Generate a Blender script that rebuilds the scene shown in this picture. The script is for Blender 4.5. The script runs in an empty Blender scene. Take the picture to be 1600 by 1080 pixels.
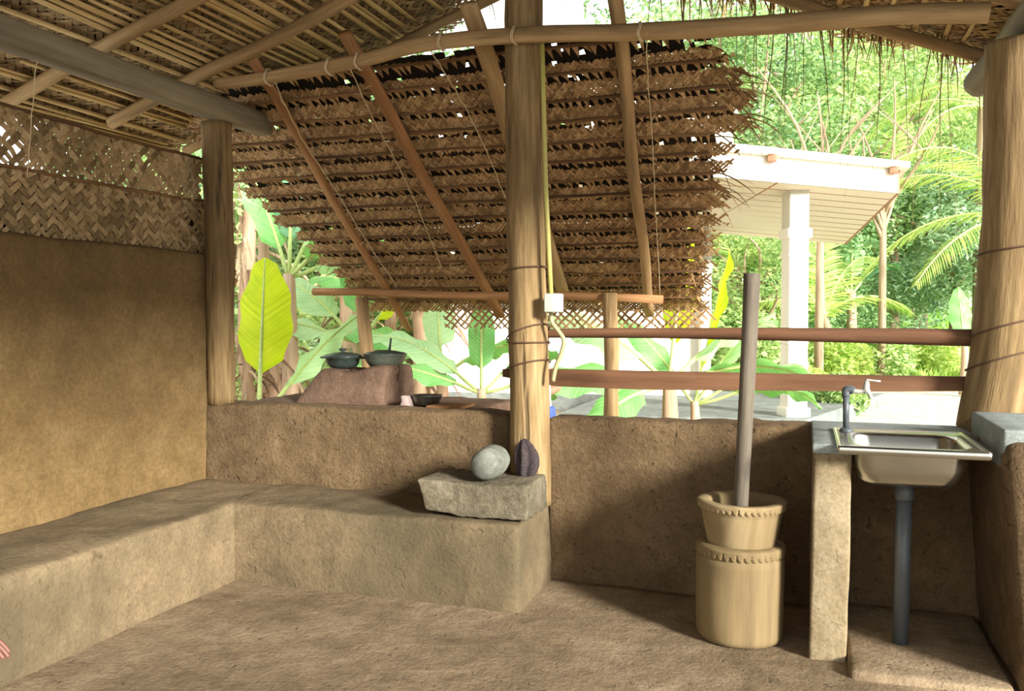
import bpy, bmesh, math, random
from mathutils import Vector, Matrix, noise
random.seed(7)
SC = bpy.context.scene
COL = SC.collection

# ------------------------------------------------------------------ camera
F = 1350.0; H = 1.38
PSI = math.atan(460 / F); TH = math.atan(43 / F)
cam_d = bpy.data.cameras.new('camera'); cam = bpy.data.objects.new('camera', cam_d); COL.objects.link(cam)
cam.location = (0, 0, H); cam.rotation_euler = (math.pi / 2 - TH, 0, PSI)
cam_d.sensor_width = 36; cam_d.lens = F / 1600 * 36; cam_d.clip_start = .05; cam_d.clip_end = 400
SC.camera = cam

# ------------------------------------------------------------------ light
w = bpy.data.worlds.new('sky'); SC.world = w; w.use_nodes = True
nt = w.node_tree; nt.nodes.clear()
wo = nt.nodes.new('ShaderNodeOutputWorld'); bg = nt.nodes.new('ShaderNodeBackground')
bg.inputs[0].default_value = (1.0, .985, .95, 1); bg.inputs[1].default_value = 0.8
nt.links.new(bg.outputs[0], wo.inputs[0])
sun_d = bpy.data.lights.new('sun', 'SUN'); sun = bpy.data.objects.new('sun', sun_d); COL.objects.link(sun)
sun_d.energy = 5.0; sun_d.angle = math.radians(11); sun_d.color = (1, .97, .91)
SUN_DIR = Vector((-.79, .53, -.30)).normalized()
sun.rotation_euler = SUN_DIR.to_track_quat('-Z', 'Y').to_euler(); sun.location = (3, -3, 6)
SC.view_settings.view_transform = 'Standard'; SC.view_settings.look = 'None'
SC.view_settings.exposure = 1.3; SC.view_settings.gamma = 1.0; SC.view_settings.use_curve_mapping = False

# ------------------------------------------------------------------ helpers
_f = Vector((-math.sin(PSI) * math.cos(TH), math.cos(PSI) * math.cos(TH), -math.sin(TH)))
_r = Vector((math.cos(PSI), math.sin(PSI), 0)); _u = _r.cross(_f)
def P(px, py, x=None, y=None, z=None, d=None):
    r = _f + _r * ((px - 800) / F) + _u * ((540 - py) / F)
    if x is not None: t = x / r.x
    elif y is not None: t = y / r.y
    elif z is not None: t = (z - H) / r.z
    else: t = d
    return Vector((0, 0, H)) + r * t
V = Vector
def R(a, b): return random.uniform(a, b)
def nz(p, s=1.0, seed=0): return noise.noise(V((p[0] * s + seed, p[1] * s - seed * 1.7, p[2] * s + seed * .3)))

def tag(o, label=None, cat=None, group=None, kind=None):
    if label: o['label'] = label
    if cat: o['category'] = cat
    if group: o['group'] = group
    if kind: o['kind'] = kind
    return o
def thing(name, loc, label, cat, group=None):
    o = bpy.data.objects.new(name, None); COL.objects.link(o); o.location = loc; o.empty_display_size = .1
    return tag(o, label, cat, group)
def gloc(o):
    p = V(o.location)
    while o.parent: o = o.parent; p += o.location
    return p
def obj(name, bm, mat, parent=None, smooth=True, label=None, cat=None, group=None, kind=None, origin=True):
    me = bpy.data.meshes.new(name)
    if isinstance(mat, (list, tuple)):
        for m in mat: me.materials.append(m)
    else: me.materials.append(mat)
    o = bpy.data.objects.new(name, me); COL.objects.link(o)
    if parent is not None:
        off = gloc(parent); o.parent = parent
        bmesh.ops.translate(bm, verts=bm.verts, vec=-off)
    elif origin:
        xs = [v.co for v in bm.verts]
        b = V(((min(c.x for c in xs) + max(c.x for c in xs)) / 2, (min(c.y for c in xs) + max(c.y for c in xs)) / 2, min(c.z for c in xs)))
        bmesh.ops.translate(bm, verts=bm.verts, vec=-b); o.location = b
    bm.to_mesh(me); bm.free()
    if smooth:
        for p in me.polygons: p.use_smooth = True
    return tag(o, label, cat, group, kind)
def new(): 
    bm = bmesh.new(); bm.loops.layers.uv.new('UVMap'); return bm
def copy_tree(o, delta, label=None):
    c = o.copy(); COL.objects.link(c); c.location = o.location + V(delta)
    if label: c['label'] = label
    for ch in list(o.children):
        d = ch.copy(); COL.objects.link(d); d.parent = c
        for g in list(ch.children):
            e = g.copy(); COL.objects.link(e); e.parent = d
    return c

def tube(bm, pts, rad, n=10, jit=0.0, cap=True, flat=1.0, upv=None, seed=0, mi=0):
    """a limb along pts; rad a number or a list; flat squashes it along the second axis"""
    uvl = bm.loops.layers.uv.verify()
    pts = [V(p) for p in pts]; m = len(pts)
    if not isinstance(rad, (list, tuple)): rad = [rad] * m
    L = 0; prev = None; rings = []
    su = R(0, 10)
    for i, p in enumerate(pts):
        t = (pts[min(i + 1, m - 1)] - pts[max(i - 1, 0)]).normalized()
        if prev is None:
            a = V(upv) if upv is not None else (V((0, 0, 1)) if abs(t.z) < .8 else V((0, 1, 0)))
            a = (a - t * a.dot(t)).normalized()
        else:
            a = (prev - t * prev.dot(t)).normalized()
        prev = a; b = t.cross(a)
        if i: L += (p - pts[i - 1]).length
        ring = []
        for k in range(n):
            an = 2 * math.pi * k / n
            r = rad[i] * (1 + (jit * nz(p * 3 + V((math.cos(an), math.sin(an), 0)) * 1.1, 1.3, seed) if jit else 0))
            ring.append(bm.verts.new(p + (a * math.cos(an) * r * flat + b * math.sin(an) * r)))
        rings.append((ring, L))
    for i in range(m - 1):
        (A, la), (B, lb) = rings[i], rings[i + 1]
        for k in range(n):
            k2 = (k + 1) % n
            f = bm.faces.new((A[k], A[k2], B[k2], B[k])); f.material_index = mi
            ru = max(rad) * 6.28
            for lp, uv in zip(f.loops, ((k / n * ru + su, la), ((k + 1) / n * ru + su, la), ((k + 1) / n * ru + su, lb), (k / n * ru + su, lb))):
                lp[uvl].uv = uv
    if cap:
        for ring, l in (rings[0], rings[-1]):
            try:
                f = bm.faces.new(ring if ring is rings[-1][0] else ring[::-1]); f.material_index = mi
                for lp in f.loops: lp[uvl].uv = (lp.vert.co.x + su, l)
            except ValueError: pass
def lerp_pts(pts, k):
    """resample a polyline with k points per span, smoothed (Catmull-Rom)"""
    pts = [V(p) for p in pts]; out = []
    for i in range(len(pts) - 1):
        p0 = pts[max(i - 1, 0)]; p1 = pts[i]; p2 = pts[i + 1]; p3 = pts[min(i + 2, len(pts) - 1)]
        for j in range(k):
            t = j / k
            out.append(.5 * ((2 * p1) + (p2 - p0) * t + (2 * p0 - 5 * p1 + 4 * p2 - p3) * t * t + (3 * p1 - p0 - 3 * p2 + p3) * t ** 3))
    out.append(pts[-1]); return out
def rings(bm, ringlist, close_top=True, close_bot=True):
    rr = [[bm.verts.new(p) for p in r] for r in ringlist]
    n = len(rr[0])
    for A, B in zip(rr, rr[1:]):
        for k in range(n):
            bm.faces.new((A[k], A[(k + 1) % n], B[(k + 1) % n], B[k]))
    if close_bot: bm.faces.new(rr[0][::-1])
    if close_top: bm.faces.new(rr[-1])
def lathe(bm, c, prof, n=48, rf=None, close_top=True, close_bot=True):
    L = []
    for r, z in prof:
        ring = []
        for k in range(n):
            a = 2 * math.pi * k / n
            q = r + (rf(a, z, r) if rf else 0)
            ring.append(V((c[0] + q * math.cos(a), c[1] + q * math.sin(a), c[2] + z)))
        L.append(ring)
    rings(bm, L, close_top, close_bot)
def rbox(bm, lo, hi, rad=.01, res=.06, amp=0.0, sc=4.0, seed=0, rot=0.0, taper=None, amp2=0.0):
    """a rounded, finely divided, uneven box"""
    lo = V(lo); hi = V(hi); c = (lo + hi) / 2; h = (hi - lo) / 2
    rad = min(rad, h.x * .98, h.y * .98, h.z * .98)
    n = [max(2, int(math.ceil(2 * h[i] / res))) for i in range(3)]
    def coords(i):
        L = [-h[i], -h[i] + rad * .35, -h[i] + rad]
        m = max(1, int((2 * h[i] - 2 * rad) / res))
        L += [-h[i] + rad + (2 * h[i] - 2 * rad) * k / m for k in range(1, m)]
        L += [h[i] - rad, h[i] - rad * .35, h[i]]; return L
    C = [coords(i) for i in range(3)]; vd = {}
    def vert(i, j, k):
        key = (i, j, k)
        if key not in vd:
            p = V((C[0][i], C[1][j], C[2][k]))
            q = V([max(-h[a] + rad, min(h[a] - rad, p[a])) for a in range(3)])
            d = p - q; dn = d.normalized() if d.length > 0 else V((0, 0, 1))
            p2 = q + dn * rad + c
            if taper: p2 = taper(p2)
            if amp: p2 += dn * amp * (nz(p2, sc, seed) + .5 * nz(p2, sc * 2.7, seed + 3))
            if amp2: p2 += dn * amp2 * nz(p2, sc * 7, seed + 5)
            vd[key] = bm.verts.new(p2)
        return vd[key]
    nx, ny, nzz = [len(a) - 1 for a in C]
    uvl = bm.loops.layers.uv.verify()
    def face(a, ax):
        try:
            f = bm.faces.new(a)
            for lp in f.loops:
                co = lp.vert.co
                lp[uvl].uv = (co.x + co.z, co.y) if ax == 'y' else (co.y + co.z, co.x) if ax == 'x' else (co.x + co.y, co.z)
        except ValueError: pass
    ax = 'y' if h.y > 4 * h.x and h.y > 4 * h.z else 'x' if h.x >= h.z else 'z'
    for i in range(nx):
        for j in range(ny):
            face((vert(i, j, nzz), vert(i + 1, j, nzz), vert(i + 1, j + 1, nzz), vert(i, j + 1, nzz)), ax)
            face((vert(i, j, 0), vert(i, j + 1, 0), vert(i + 1, j + 1, 0), vert(i + 1, j, 0)), ax)
    for i in range(nx):
        for k in range(nzz):
            face((vert(i, 0, k), vert(i + 1, 0, k), vert(i + 1, 0, k + 1), vert(i, 0, k + 1)), ax)
            face((vert(i, ny, k), vert(i, ny, k + 1), vert(i + 1, ny, k + 1), vert(i + 1, ny, k)), ax)
    for j in range(ny):
        for k in range(nzz):
            face((vert(0, j, k), vert(0, j, k + 1), vert(0, j + 1, k + 1), vert(0, j + 1, k)), ax)
            face((vert(nx, j, k), vert(nx, j + 1, k), vert(nx, j + 1, k + 1), vert(nx, j, k + 1)), ax)
def prism(bm, quad_a, quad_b):
    a = [bm.verts.new(p) for p in quad_a]; b = [bm.verts.new(p) for p in quad_b]; n = len(a)
    bm.faces.new(a[::-1]); bm.faces.new(b)
    for k in range(n): bm.faces.new((a[k], a[(k + 1) % n], b[(k + 1) % n], b[k]))

# ------------------------------------------------------------------ materials
def srgb(r, g, b):
    f = lambda c: ((c / 255 + .055) / 1.055) ** 2.4 if c > 10 else c / 255 / 12.92
    return (f(r), f(g), f(b), 1)
class N:
    def __init__(s, name):
        s.m = bpy.data.materials.new(name); s.m.use_nodes = True; s.t = s.m.node_tree; s.t.nodes.clear()
        s.out = s.t.nodes.new('ShaderNodeOutputMaterial')
    def n(s, typ, **kw):
        x = s.t.nodes.new(typ)
        for k, v in kw.items():
            if k.startswith('i_'):
                key = k[2:]; key = int(key) if key.isdigit() else key.replace('_', ' ')
                x.inputs[key].default_value = v
            else: setattr(x, k, v)
        return x
    def l(s, a, b): s.t.links.new(a, b)
    def coord(s, kind='Object', scale=(1, 1, 1)):
        tc = s.n('ShaderNodeTexCoord'); mp = s.n('ShaderNodeMapping'); mp.inputs['Scale'].default_value = scale
        s.l(tc.outputs[kind], mp.inputs[0]); return mp.outputs[0]
    def noise(s, co, scale, detail=6, rough=.6):
        x = s.n('ShaderNodeTexNoise', i_Scale=scale, i_Detail=detail, i_Roughness=rough); s.l(co, x.inputs['Vector']); return x.outputs['Fac']
    def ramp(s, fac, stops):
        r = s.n('ShaderNodeValToRGB'); e = r.color_ramp.elements
        while len(e) < len(stops): e.new(.5)
        for el, (p, c) in zip(e, stops): el.position = p; el.color = c
        s.l(fac, r.inputs[0]); return r.outputs[0]
    def mix(s, fac, a, b, mode='MIX'):
        x = s.n('ShaderNodeMix', data_type='RGBA', blend_type=mode)
        if isinstance(fac, (int, float)): x.inputs[0].default_value = fac
        else: s.l(fac, x.inputs[0])
        for i, v in ((6, a), (7, b)):
            if isinstance(v, tuple): x.inputs[i].default_value = v
            else: s.l(v, x.inputs[i])
        return x.outputs[2]
    def math(s, op, a, b=0.0):
        x = s.n('ShaderNodeMath', operation=op)
        for i, v in ((0, a), (1, b)):
            if isinstance(v, (int, float)): x.inputs[i].default_value = v
            else: s.l(v, x.inputs[i])
        return x.outputs[0]
    def bump(s, h, strength=.5, dist=.02, normal=None):
        b = s.n('ShaderNodeBump', i_Strength=strength, i_Distance=dist); s.l(h, b.inputs['Height'])
        if normal is not None: s.l(normal, b.inputs['Normal'])
        return b.outputs[0]
    def pbr(s, color, rough=.8, normal=None, metal=0.0, spec=.3):
        p = s.n('ShaderNodeBsdfPrincipled')
        if isinstance(color, tuple): p.inputs['Base Color'].default_value = color
        else: s.l(color, p.inputs['Base Color'])
        if isinstance(rough, (int, float)): p.inputs['Roughness'].default_value = rough
        else: s.l(rough, p.inputs['Roughness'])
        p.inputs['Metallic'].default_value = metal; p.inputs['Specular IOR Level'].default_value = spec
        if normal is not None: s.l(normal, p.inputs['Normal'])
        return p
    def done(s, sh): s.l(sh.outputs[0] if hasattr(sh, 'outputs') else sh, s.out.inputs[0]); return s.m

def mat_mud(name, dark, mid, light, bump=.5, pit=.5, sc=1.0, spots=None, rough=.95, streak=False, wash=None):
    m = N(name); co = m.coord('Object', (1, 1, 1)); geo = m.n('ShaderNodeNewGeometry').outputs['Position']
    big = m.noise(geo, 1.6 * sc, 5, .6); med = m.noise(geo, 9 * sc, 8, .65); fine = m.noise(geo, 60 * sc, 6, .7)
    c = m.ramp(m.math('ADD', m.math('MULTIPLY', big, .6), m.math('MULTIPLY', med, .4)), [(.32, dark), (.5, mid), (.68, light)])
    fr = m.ramp(fine, [(.3, (.72, .72, .72, 1)), (.7, (1.18, 1.18, 1.18, 1))])
    c = m.mix(1.0, c, fr, 'MULTIPLY')
    vor = m.n('ShaderNodeTexNoise', i_Scale=23 * sc, i_Detail=3, i_Roughness=.5, i_Distortion=1.2); m.l(geo, vor.inputs['Vector'])
    pits = m.ramp(vor.outputs['Fac'], [(.64, (0, 0, 0, 1)), (.72, (1, 1, 1, 1))])
    c = m.mix(m.math('MULTIPLY', pits, pit), c, tuple(x * .35 for x in dark[:3]) + (1,))
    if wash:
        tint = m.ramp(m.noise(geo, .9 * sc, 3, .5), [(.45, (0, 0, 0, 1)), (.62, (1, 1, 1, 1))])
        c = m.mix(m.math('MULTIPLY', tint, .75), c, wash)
    hgt = m.math('ADD', m.math('MULTIPLY', med, 1.0), m.math('MULTIPLY', fine, .35))
    hgt = m.math('SUBTRACT', hgt, m.math('MULTIPLY', pits, pit * .6))
    if streak:
        st = m.n('ShaderNodeMapping'); st.inputs['Scale'].default_value = (3, 3, 22); m.l(geo, st.inputs[0])
        hgt = m.math('ADD', hgt, m.math('MULTIPLY', m.noise(st.outputs[0], 2.2, 4, .6), .5))
    return m.done(m.pbr(c, rough, m.bump(hgt, bump, .03), spec=.15))
def mat_wood(name, dark, mid, light, grain=14, bump=.4, rough=.8, cracks=.6):
    m = N(name); co = m.coord('UV', (1, .09, 1))
    oi = m.n('ShaderNodeObjectInfo').outputs['Random']
    add = m.n('ShaderNodeVectorMath', operation='ADD'); m.l(co, add.inputs[0])
    cb = m.n('ShaderNodeCombineXYZ'); m.l(m.math('MULTIPLY', oi, 37), cb.inputs[0]); m.l(m.math('MULTIPLY', oi, 11), cb.inputs[2]); m.l(cb.outputs[0], add.inputs[1])
    g = m.noise(add.outputs[0], grain * 2.5, 7, .65); b = m.noise(add.outputs[0], grain * .55, 4, .6)
    c = m.ramp(m.math('ADD', m.math('MULTIPLY', g, .5), m.math('MULTIPLY', b, .5)), [(.33, dark), (.5, mid), (.66, light)])
    ck = m.ramp(m.noise(add.outputs[0], grain * 1.3, 3, .5), [(.3, (1, 1, 1, 1)), (.36, (0, 0, 0, 1))])
    c = m.mix(m.math('MULTIPLY', ck, cracks), c, tuple(x * .25 for x in dark[:3]) + (1,))
    h = m.math('SUBTRACT', g, m.math('MULTIPLY', ck, .7))
    return m.done(m.pbr(c, rough, m.bump(h, bump, .012), spec=.25))
def mat_island(name, stops, rough=.75, bump=.3, trans=0.0, grainsc=60, sheen=None):
    """dry leaf strips: each strip its own tone"""
    m = N(name); g = m.n('ShaderNodeNewGeometry')
    geo = g.outputs['Position']
    fac = m.math('ADD', m.math('MULTIPLY', g.outputs['Random Per Island'], .72), m.math('MULTIPLY', m.noise(geo, 5, 4, .6), .5))
    c = m.ramp(m.math('SUBTRACT', fac, .12), stops)
    fn = m.noise(geo, grainsc, 4, .6)
    c = m.mix(1.0, c, m.ramp(fn, [(.3, (.7, .7, .7, 1)), (.7, (1.2, 1.2, 1.2, 1))]), 'MULTIPLY')
    p = m.pbr(c, rough, m.bump(fn, bump, .004), spec=.25)
    if trans:
        tr = m.n('ShaderNodeBsdfTranslucent'); m.l(c, tr.inputs[0])
        mx = m.n('ShaderNodeMixShader'); mx.inputs[0].default_value = trans
        m.l(p.outputs[0], mx.inputs[1]); m.l(tr.outputs[0], mx.inputs[2]); return m.done(mx)
    return m.done(p)
def mat_leaf(name, c1, c2, trans=.45, veins=False, rough=.45, vein_scale=38):
    m = N(name); g = m.n('ShaderNodeNewGeometry'); geo = g.outputs['Position']
    if veins:
        uv = m.coord('UV', (1, 1, 1)); sx = m.n('ShaderNodeSeparateXYZ'); m.l(uv, sx.inputs[0])
        fac = m.math('ADD', m.math('MULTIPLY', m.noise(geo, 6, 3, .5), .7), m.math('MULTIPLY', g.outputs['Random Per Island'], .0))
        ws = m.n('ShaderNodeTexNoise', noise_dimensions='1D', i_Scale=vein_scale, i_Detail=3, i_Roughness=.6); m.l(sx.outputs[1], ws.inputs['W'])
        fac = m.math('ADD', m.math('MULTIPLY', fac, .6), m.math('MULTIPLY', ws.outputs['Fac'], .6))
    else:
        fac = m.math('ADD', m.math('MULTIPLY', m.noise(geo, 1.1, 3, .5), .6), m.math('MULTIPLY', g.outputs['Random Per Island'], .45))
    c = m.ramp(fac, [(.3, c1), (.72, c2)])
    p = m.pbr(c, rough, m.bump(fac, .25, .01) if veins else None, spec=.35)
    tr = m.n('ShaderNodeBsdfTranslucent'); m.l(m.mix(.5, c, m.mix(1.0, c, (1.12, 1.12, .75, 1), 'MULTIPLY')), tr.inputs[0])
    mx = m.n('ShaderNodeMixShader'); mx.inputs[0].default_value = trans
    m.l(p.outputs[0], mx.inputs[1]); m.l(tr.outputs[0], mx.inputs[2]); return m.done(mx)
def mat_plain(name, col, rough=.5, metal=0.0, bump=0.0, sc=40, var=.12, spec=.4):
    m = N(name); co = m.coord('Object'); f = m.noise(co, sc, 5, .6)
    a = tuple(x * (1 - var) for x in col[:3]) + (1,); b = tuple(min(1, x * (1 + var)) for x in col[:3]) + (1,)
    c = m.ramp(f, [(.35, a), (.65, b)])
    return m.done(m.pbr(c, rough, m.bump(f, bump, .01) if bump else None, metal, spec))

M = {}
M['floor'] = mat_mud('earth_floor', srgb(96, 82, 62), srgb(130, 112, 88), srgb(160, 141, 114), .6, .4, 1.0)
M['wall_l'] = mat_mud('ochre_plaster', srgb(88, 70, 44), srgb(108, 87, 55), srgb(126, 104, 70), .3, .18, .8, streak=True)
M['wall_b'] = mat_mud('brown_mud', srgb(80, 64, 45), srgb(104, 85, 61), srgb(128, 107, 80), .8, .55, 1.0)
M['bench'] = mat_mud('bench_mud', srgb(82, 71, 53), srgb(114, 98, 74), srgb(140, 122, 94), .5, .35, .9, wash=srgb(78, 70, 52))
M['pillar'] = mat_mud('pillar_plaster', srgb(100, 87, 64), srgb(130, 115, 88), srgb(156, 141, 114), .35, .35, 1.1)
M['stove'] = mat_mud('stove_clay', srgb(80, 62, 50), srgb(108, 86, 70), srgb(134, 110, 92), .5, .35, 1.4)
M['cement'] = mat_mud('grey_cement', srgb(96, 102, 98), srgb(122, 128, 124), srgb(146, 152, 146), .15, .12, 1.6)
M['stone'] = mat_mud('granite', srgb(76, 70, 56), srgb(112, 103, 84), srgb(148, 138, 116), .8, .4, 2.6)
M['stone2'] = mat_mud('grey_granite', srgb(84, 86, 78), srgb(112, 114, 104), srgb(146, 146, 132), .3, .25, 3.4)
M['ground'] = mat_mud('yard_earth', srgb(150, 118, 84), srgb(180, 150, 112), srgb(205, 180, 145), .5, .3, .5)
M['gravel'] = mat_mud('pale_gravel', srgb(168, 162, 142), srgb(206, 202, 184), srgb(226, 222, 206), .6, .35, 4.0)
M['grass'] = mat_mud('meadow', srgb(96, 150, 52), srgb(140, 190, 70), srgb(178, 214, 96), .6, .2, .8)
M['post'] = mat_wood('post_wood', srgb(76, 60, 38), srgb(124, 101, 66), srgb(162, 138, 98), 11, .8)
M['pole'] = mat_wood('pole_wood', srgb(104, 84, 56), srgb(154, 126, 86), srgb(188, 160, 116), 8, .4, cracks=.3)
M['redwood'] = mat_wood('red_wood', srgb(100, 68, 42), srgb(142, 102, 64), srgb(174, 134, 92), 7, .35, cracks=.25)
M['rail'] = mat_wood('rail_wood', srgb(64, 42, 28), srgb(94, 64, 43), srgb(120, 86, 61), 6, .35, cracks=.2)
M['grey_beam'] = mat_wood('weathered_beam', srgb(84, 76, 60), srgb(116, 106, 86), srgb(146, 136, 112), 5, .4, cracks=.15)
M['stick'] = mat_wood('split_stick', srgb(128, 104, 64), srgb(184, 156, 104), srgb(220, 194, 142), 10, .3, cracks=.3)
M['mortar'] = mat_wood('mortar_wood', srgb(88, 74, 50), srgb(122, 104, 72), srgb(150, 132, 98), 4, .3, cracks=.25)
M['pestle'] = mat_wood('pestle_wood', srgb(58, 52, 44), srgb(90, 82, 70), srgb(120, 110, 94), 8, .3, cracks=.2)
M['thatch'] = mat_island('woven_frond', [(.1, srgb(118, 90, 58)), (.45, srgb(156, 124, 82)), (.85, srgb(190, 156, 110))], trans=.08)
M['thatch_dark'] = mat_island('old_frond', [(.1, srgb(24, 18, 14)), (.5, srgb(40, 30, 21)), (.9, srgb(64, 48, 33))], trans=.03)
M['thatch_l'] = mat_island('pale_frond', [(.1, srgb(112, 92, 62)), (.45, srgb(150, 126, 88)), (.85, srgb(182, 156, 116))], trans=.12)
M['midrib'] = mat_wood('frond_rib', srgb(60, 42, 28), srgb(104, 76, 48), srgb(150, 114, 74), 9, .3)
M['dry'] = mat_island('dry_leaflet', [(.1, srgb(84, 62, 38)), (.5, srgb(134, 106, 66)), (.9, srgb(180, 150, 100))], trans=.2)
M['rope'] = mat_plain('coir_string', srgb(196, 178, 140), .9)
M['wire'] = mat_plain('rusty_wire', srgb(84, 60, 42), .8)
M['white'] = mat_plain('white_paint', srgb(236, 234, 222), .6, var=.03)
M['cream'] = mat_plain('cream_paint', srgb(226, 216, 196), .7, var=.04)
M['brown_paint'] = mat_plain('brown_timber', srgb(160, 116, 90), .7)
M['conduit'] = mat_plain('yellowed_conduit', srgb(170, 162, 88), .5, var=.06)
M['conduit2'] = mat_plain('beige_conduit', srgb(150, 144, 104), .5, var=.05)
M['plastic'] = mat_plain('white_plastic', srgb(176, 182, 166), .45, var=.03)
M['pvc'] = mat_plain('grey_pvc', srgb(72, 77, 80), .4, var=.08)
M['tap'] = mat_plain('grey_tap', srgb(158, 156, 146), .35, var=.05)
M['steel'] = mat_plain('stainless_steel', srgb(190, 190, 182), .24, metal=1.0, var=.04, sc=8)
M['pot'] = mat_plain('dark_pot', srgb(52, 62, 56), .35, var=.2, bump=.05)
M['wok'] = mat_plain('grey_pan', srgb(92, 98, 86), .4, var=.15)
M['alu'] = mat_plain('sooty_aluminium', srgb(110, 108, 98), .35, metal=.8, var=.3, sc=10)
M['brick'] = mat_plain('pinkish_stone', srgb(168, 148, 140), .9, bump=.6)
M['fibre'] = mat_plain('dark_coir', srgb(64, 54, 54), 1.0, bump=1.0, sc=120, var=.4)
M['skin'] = mat_plain('skin', srgb(112, 74, 60), .55, var=.05, sc=12)
M['skin_d'] = mat_plain('skin_tan', srgb(176, 132, 106), .55, var=.05, sc=12)
M['hair'] = mat_plain('black_hair', srgb(30, 24, 20), .5, var=.3)
M['blue'] = mat_plain('blue_cloth', srgb(70, 92, 170), .8, var=.15)
M['grey_cloth'] = mat_plain('pale_cloth', srgb(200, 196, 186), .9)
M['banana'] = mat_leaf('banana_leaf', srgb(98, 176, 92), srgb(158, 218, 134), .4, True)
M['banana_p'] = mat_leaf('pale_banana_leaf', srgb(150, 204, 142), srgb(206, 238, 186), .4, True)
M['banana_y'] = mat_leaf('yellow_banana_leaf', srgb(176, 206, 26), srgb(222, 236, 50), .6, True, vein_scale=30)
M['banana_d'] = mat_leaf('dull_banana_leaf', srgb(84, 140, 100), srgb(130, 180, 136), .3, True)  # darker, duller green than the other banana leaves
M['stalk'] = mat_plain('leaf_stalk', srgb(176, 196, 120), .5)
M['pseudo'] = mat_wood('banana_stem', srgb(140, 110, 88), srgb(176, 146, 120), srgb(196, 178, 150), 5, .4, cracks=.2)
M['deadleaf'] = mat_island('dead_leaf', [(.1, srgb(92, 70, 54)), (.5, srgb(150, 124, 100)), (.9, srgb(196, 176, 146))], trans=.2, grainsc=20)
M['foliage'] = mat_leaf('tree_leaves', srgb(122, 160, 96), srgb(202, 222, 150), .4)  # tree greens are paled: outdoor haze is put into the leaf colours
M['foliage_b'] = mat_leaf('bluish_leaves', srgb(110, 150, 112), srgb(190, 216, 174), .4)
M['foliage_y'] = mat_leaf('yellow_leaves', srgb(146, 180, 86), srgb(208, 222, 134), .5)
M['foliage_d'] = mat_leaf('dark_leaves', srgb(84, 126, 78), srgb(160, 194, 130), .3)
M['palm'] = mat_leaf('palm_leaflets', srgb(140, 184, 84), srgb(214, 228, 132), .45)
M['bark'] = mat_wood('bark', srgb(116, 98, 76), srgb(158, 138, 112), srgb(190, 172, 144), 5, .6)
# ================================================================== the room
bm = new(); n = 0
XS = [-4.2 + i * .07 for i in range(110)]; YS = [-3 + i * .07 for i in range(112)]
grid = {}
for i, x in enumerate(XS):
    for j, y in enumerate(YS):
        z = .014 * nz((x, y, 0), 1.1) + .006 * nz((x, y, 0), 5) + .0035 * nz((x, y, 0), 15)
        if y > 4.4: z -= .08
        grid[i, j] = bm.verts.new((x, y, z))
for i in range(len(XS) - 1):
    for j in range(len(YS) - 1): bm.faces.new((grid[i, j], grid[i + 1, j], grid[i + 1, j + 1], grid[i, j + 1]))
obj('floor', bm, M['floor'], kind='structure', origin=False)

bm = new(); rbox(bm, (-3.66, -.6, -.05), (-3.45, 4.56, 1.775), .05, .07, .014, 1.6, 1, amp2=.003); obj('wall_left', bm, M['wall_l'], kind='structure')
bm = new(); rbox(bm, (-3.47, 4.35, -.05), (-1.485, 4.56, .868), .035, .05, .016, 3, 2, amp2=.006); obj('wall_back', bm, M['wall_b'], kind='structure')
bm = new(); rbox(bm, (-1.29, 4.35, -.05), (.80, 4.55, .862), .035, .05, .016, 3, 9, amp2=.007); obj('wall_back', bm, M['wall_b'], kind='structure')
def tp(p):
    return V((p.x + (.07 * (1 - p.z / .9) if p.x < 1.0 else 0), p.y, p.z))
bm = new(); rbox(bm, (.685, 3.52, -.05), (1.5, 4.5, .93), .05, .05, .012, 3, 4, amp2=.005, taper=tp); obj('wall_right', bm, M['wall_b'], kind='structure')

# L-shaped earthen bench: one moulded body along two walls
bm = new()
def bench_h(x, y):
    return .412 + .012 * nz((x, y, 2), 2.2) + .005 * nz((x, y, 2), 9)
def bench_in(x, y, g=0): return True
# outline of the top, inner side against the walls, walked front edge
rbox(bm, (-3.449, .1, -.04), (-2.83, 4.352, .41), .03, .05, .014, 2.2, 11, amp2=.004)
rbox(bm, (-2.9, 3.79, -.04), (-1.262, 4.352, .412), .03, .05, .014, 2.6, 12, amp2=.004)
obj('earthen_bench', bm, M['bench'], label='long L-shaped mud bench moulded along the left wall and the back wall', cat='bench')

# ------------------------------------------------------------------ posts, beams
def wrap(parent, c, r, z, tilt=.02, mat='wire', rr=.004, name='wire_tie', turns=1, ph=0):
    bm = new(); pts = []
    for k in range(int(26 * turns) + 1):
        a = 2 * math.pi * k / 26 + ph
        pts.append((c[0] + (r + rr) * math.cos(a), c[1] + (r + rr) * math.sin(a), z + tilt * math.cos(a + .5) + .006 * k / 26))
    tube(bm, pts, rr, 6); return obj(name, bm, M[mat], parent)
def post(name, base, path, rads, label, mat='post', ties=(), jit=.08, n=28):
    t = thing(name, base, label, 'post')
    bm = new(); tube(bm, lerp_pts(path, 8), [rads[0] + (rads[-1] - rads[0]) * k / (8 * (len(path) - 1)) for k in range(8 * (len(path) - 1) + 1)], n, jit, upv=(1, 0, 0), seed=len(label))
    obj('shaft', bm, M[mat], t)
    for z, tilt in ties:
        for a, b in zip(path, path[1:]):
            if min(a[2], b[2]) <= z <= max(a[2], b[2]):
                f = (z - a[2]) / (b[2] - a[2]); c = V(a).lerp(V(b), f)
                fr = (z - path[0][2]) / (path[-1][2] - path[0][2]); r = rads[0] + (rads[-1] - rads[0]) * fr
                wrap(t, c, r * 1.04, z, tilt)
    return t
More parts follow.
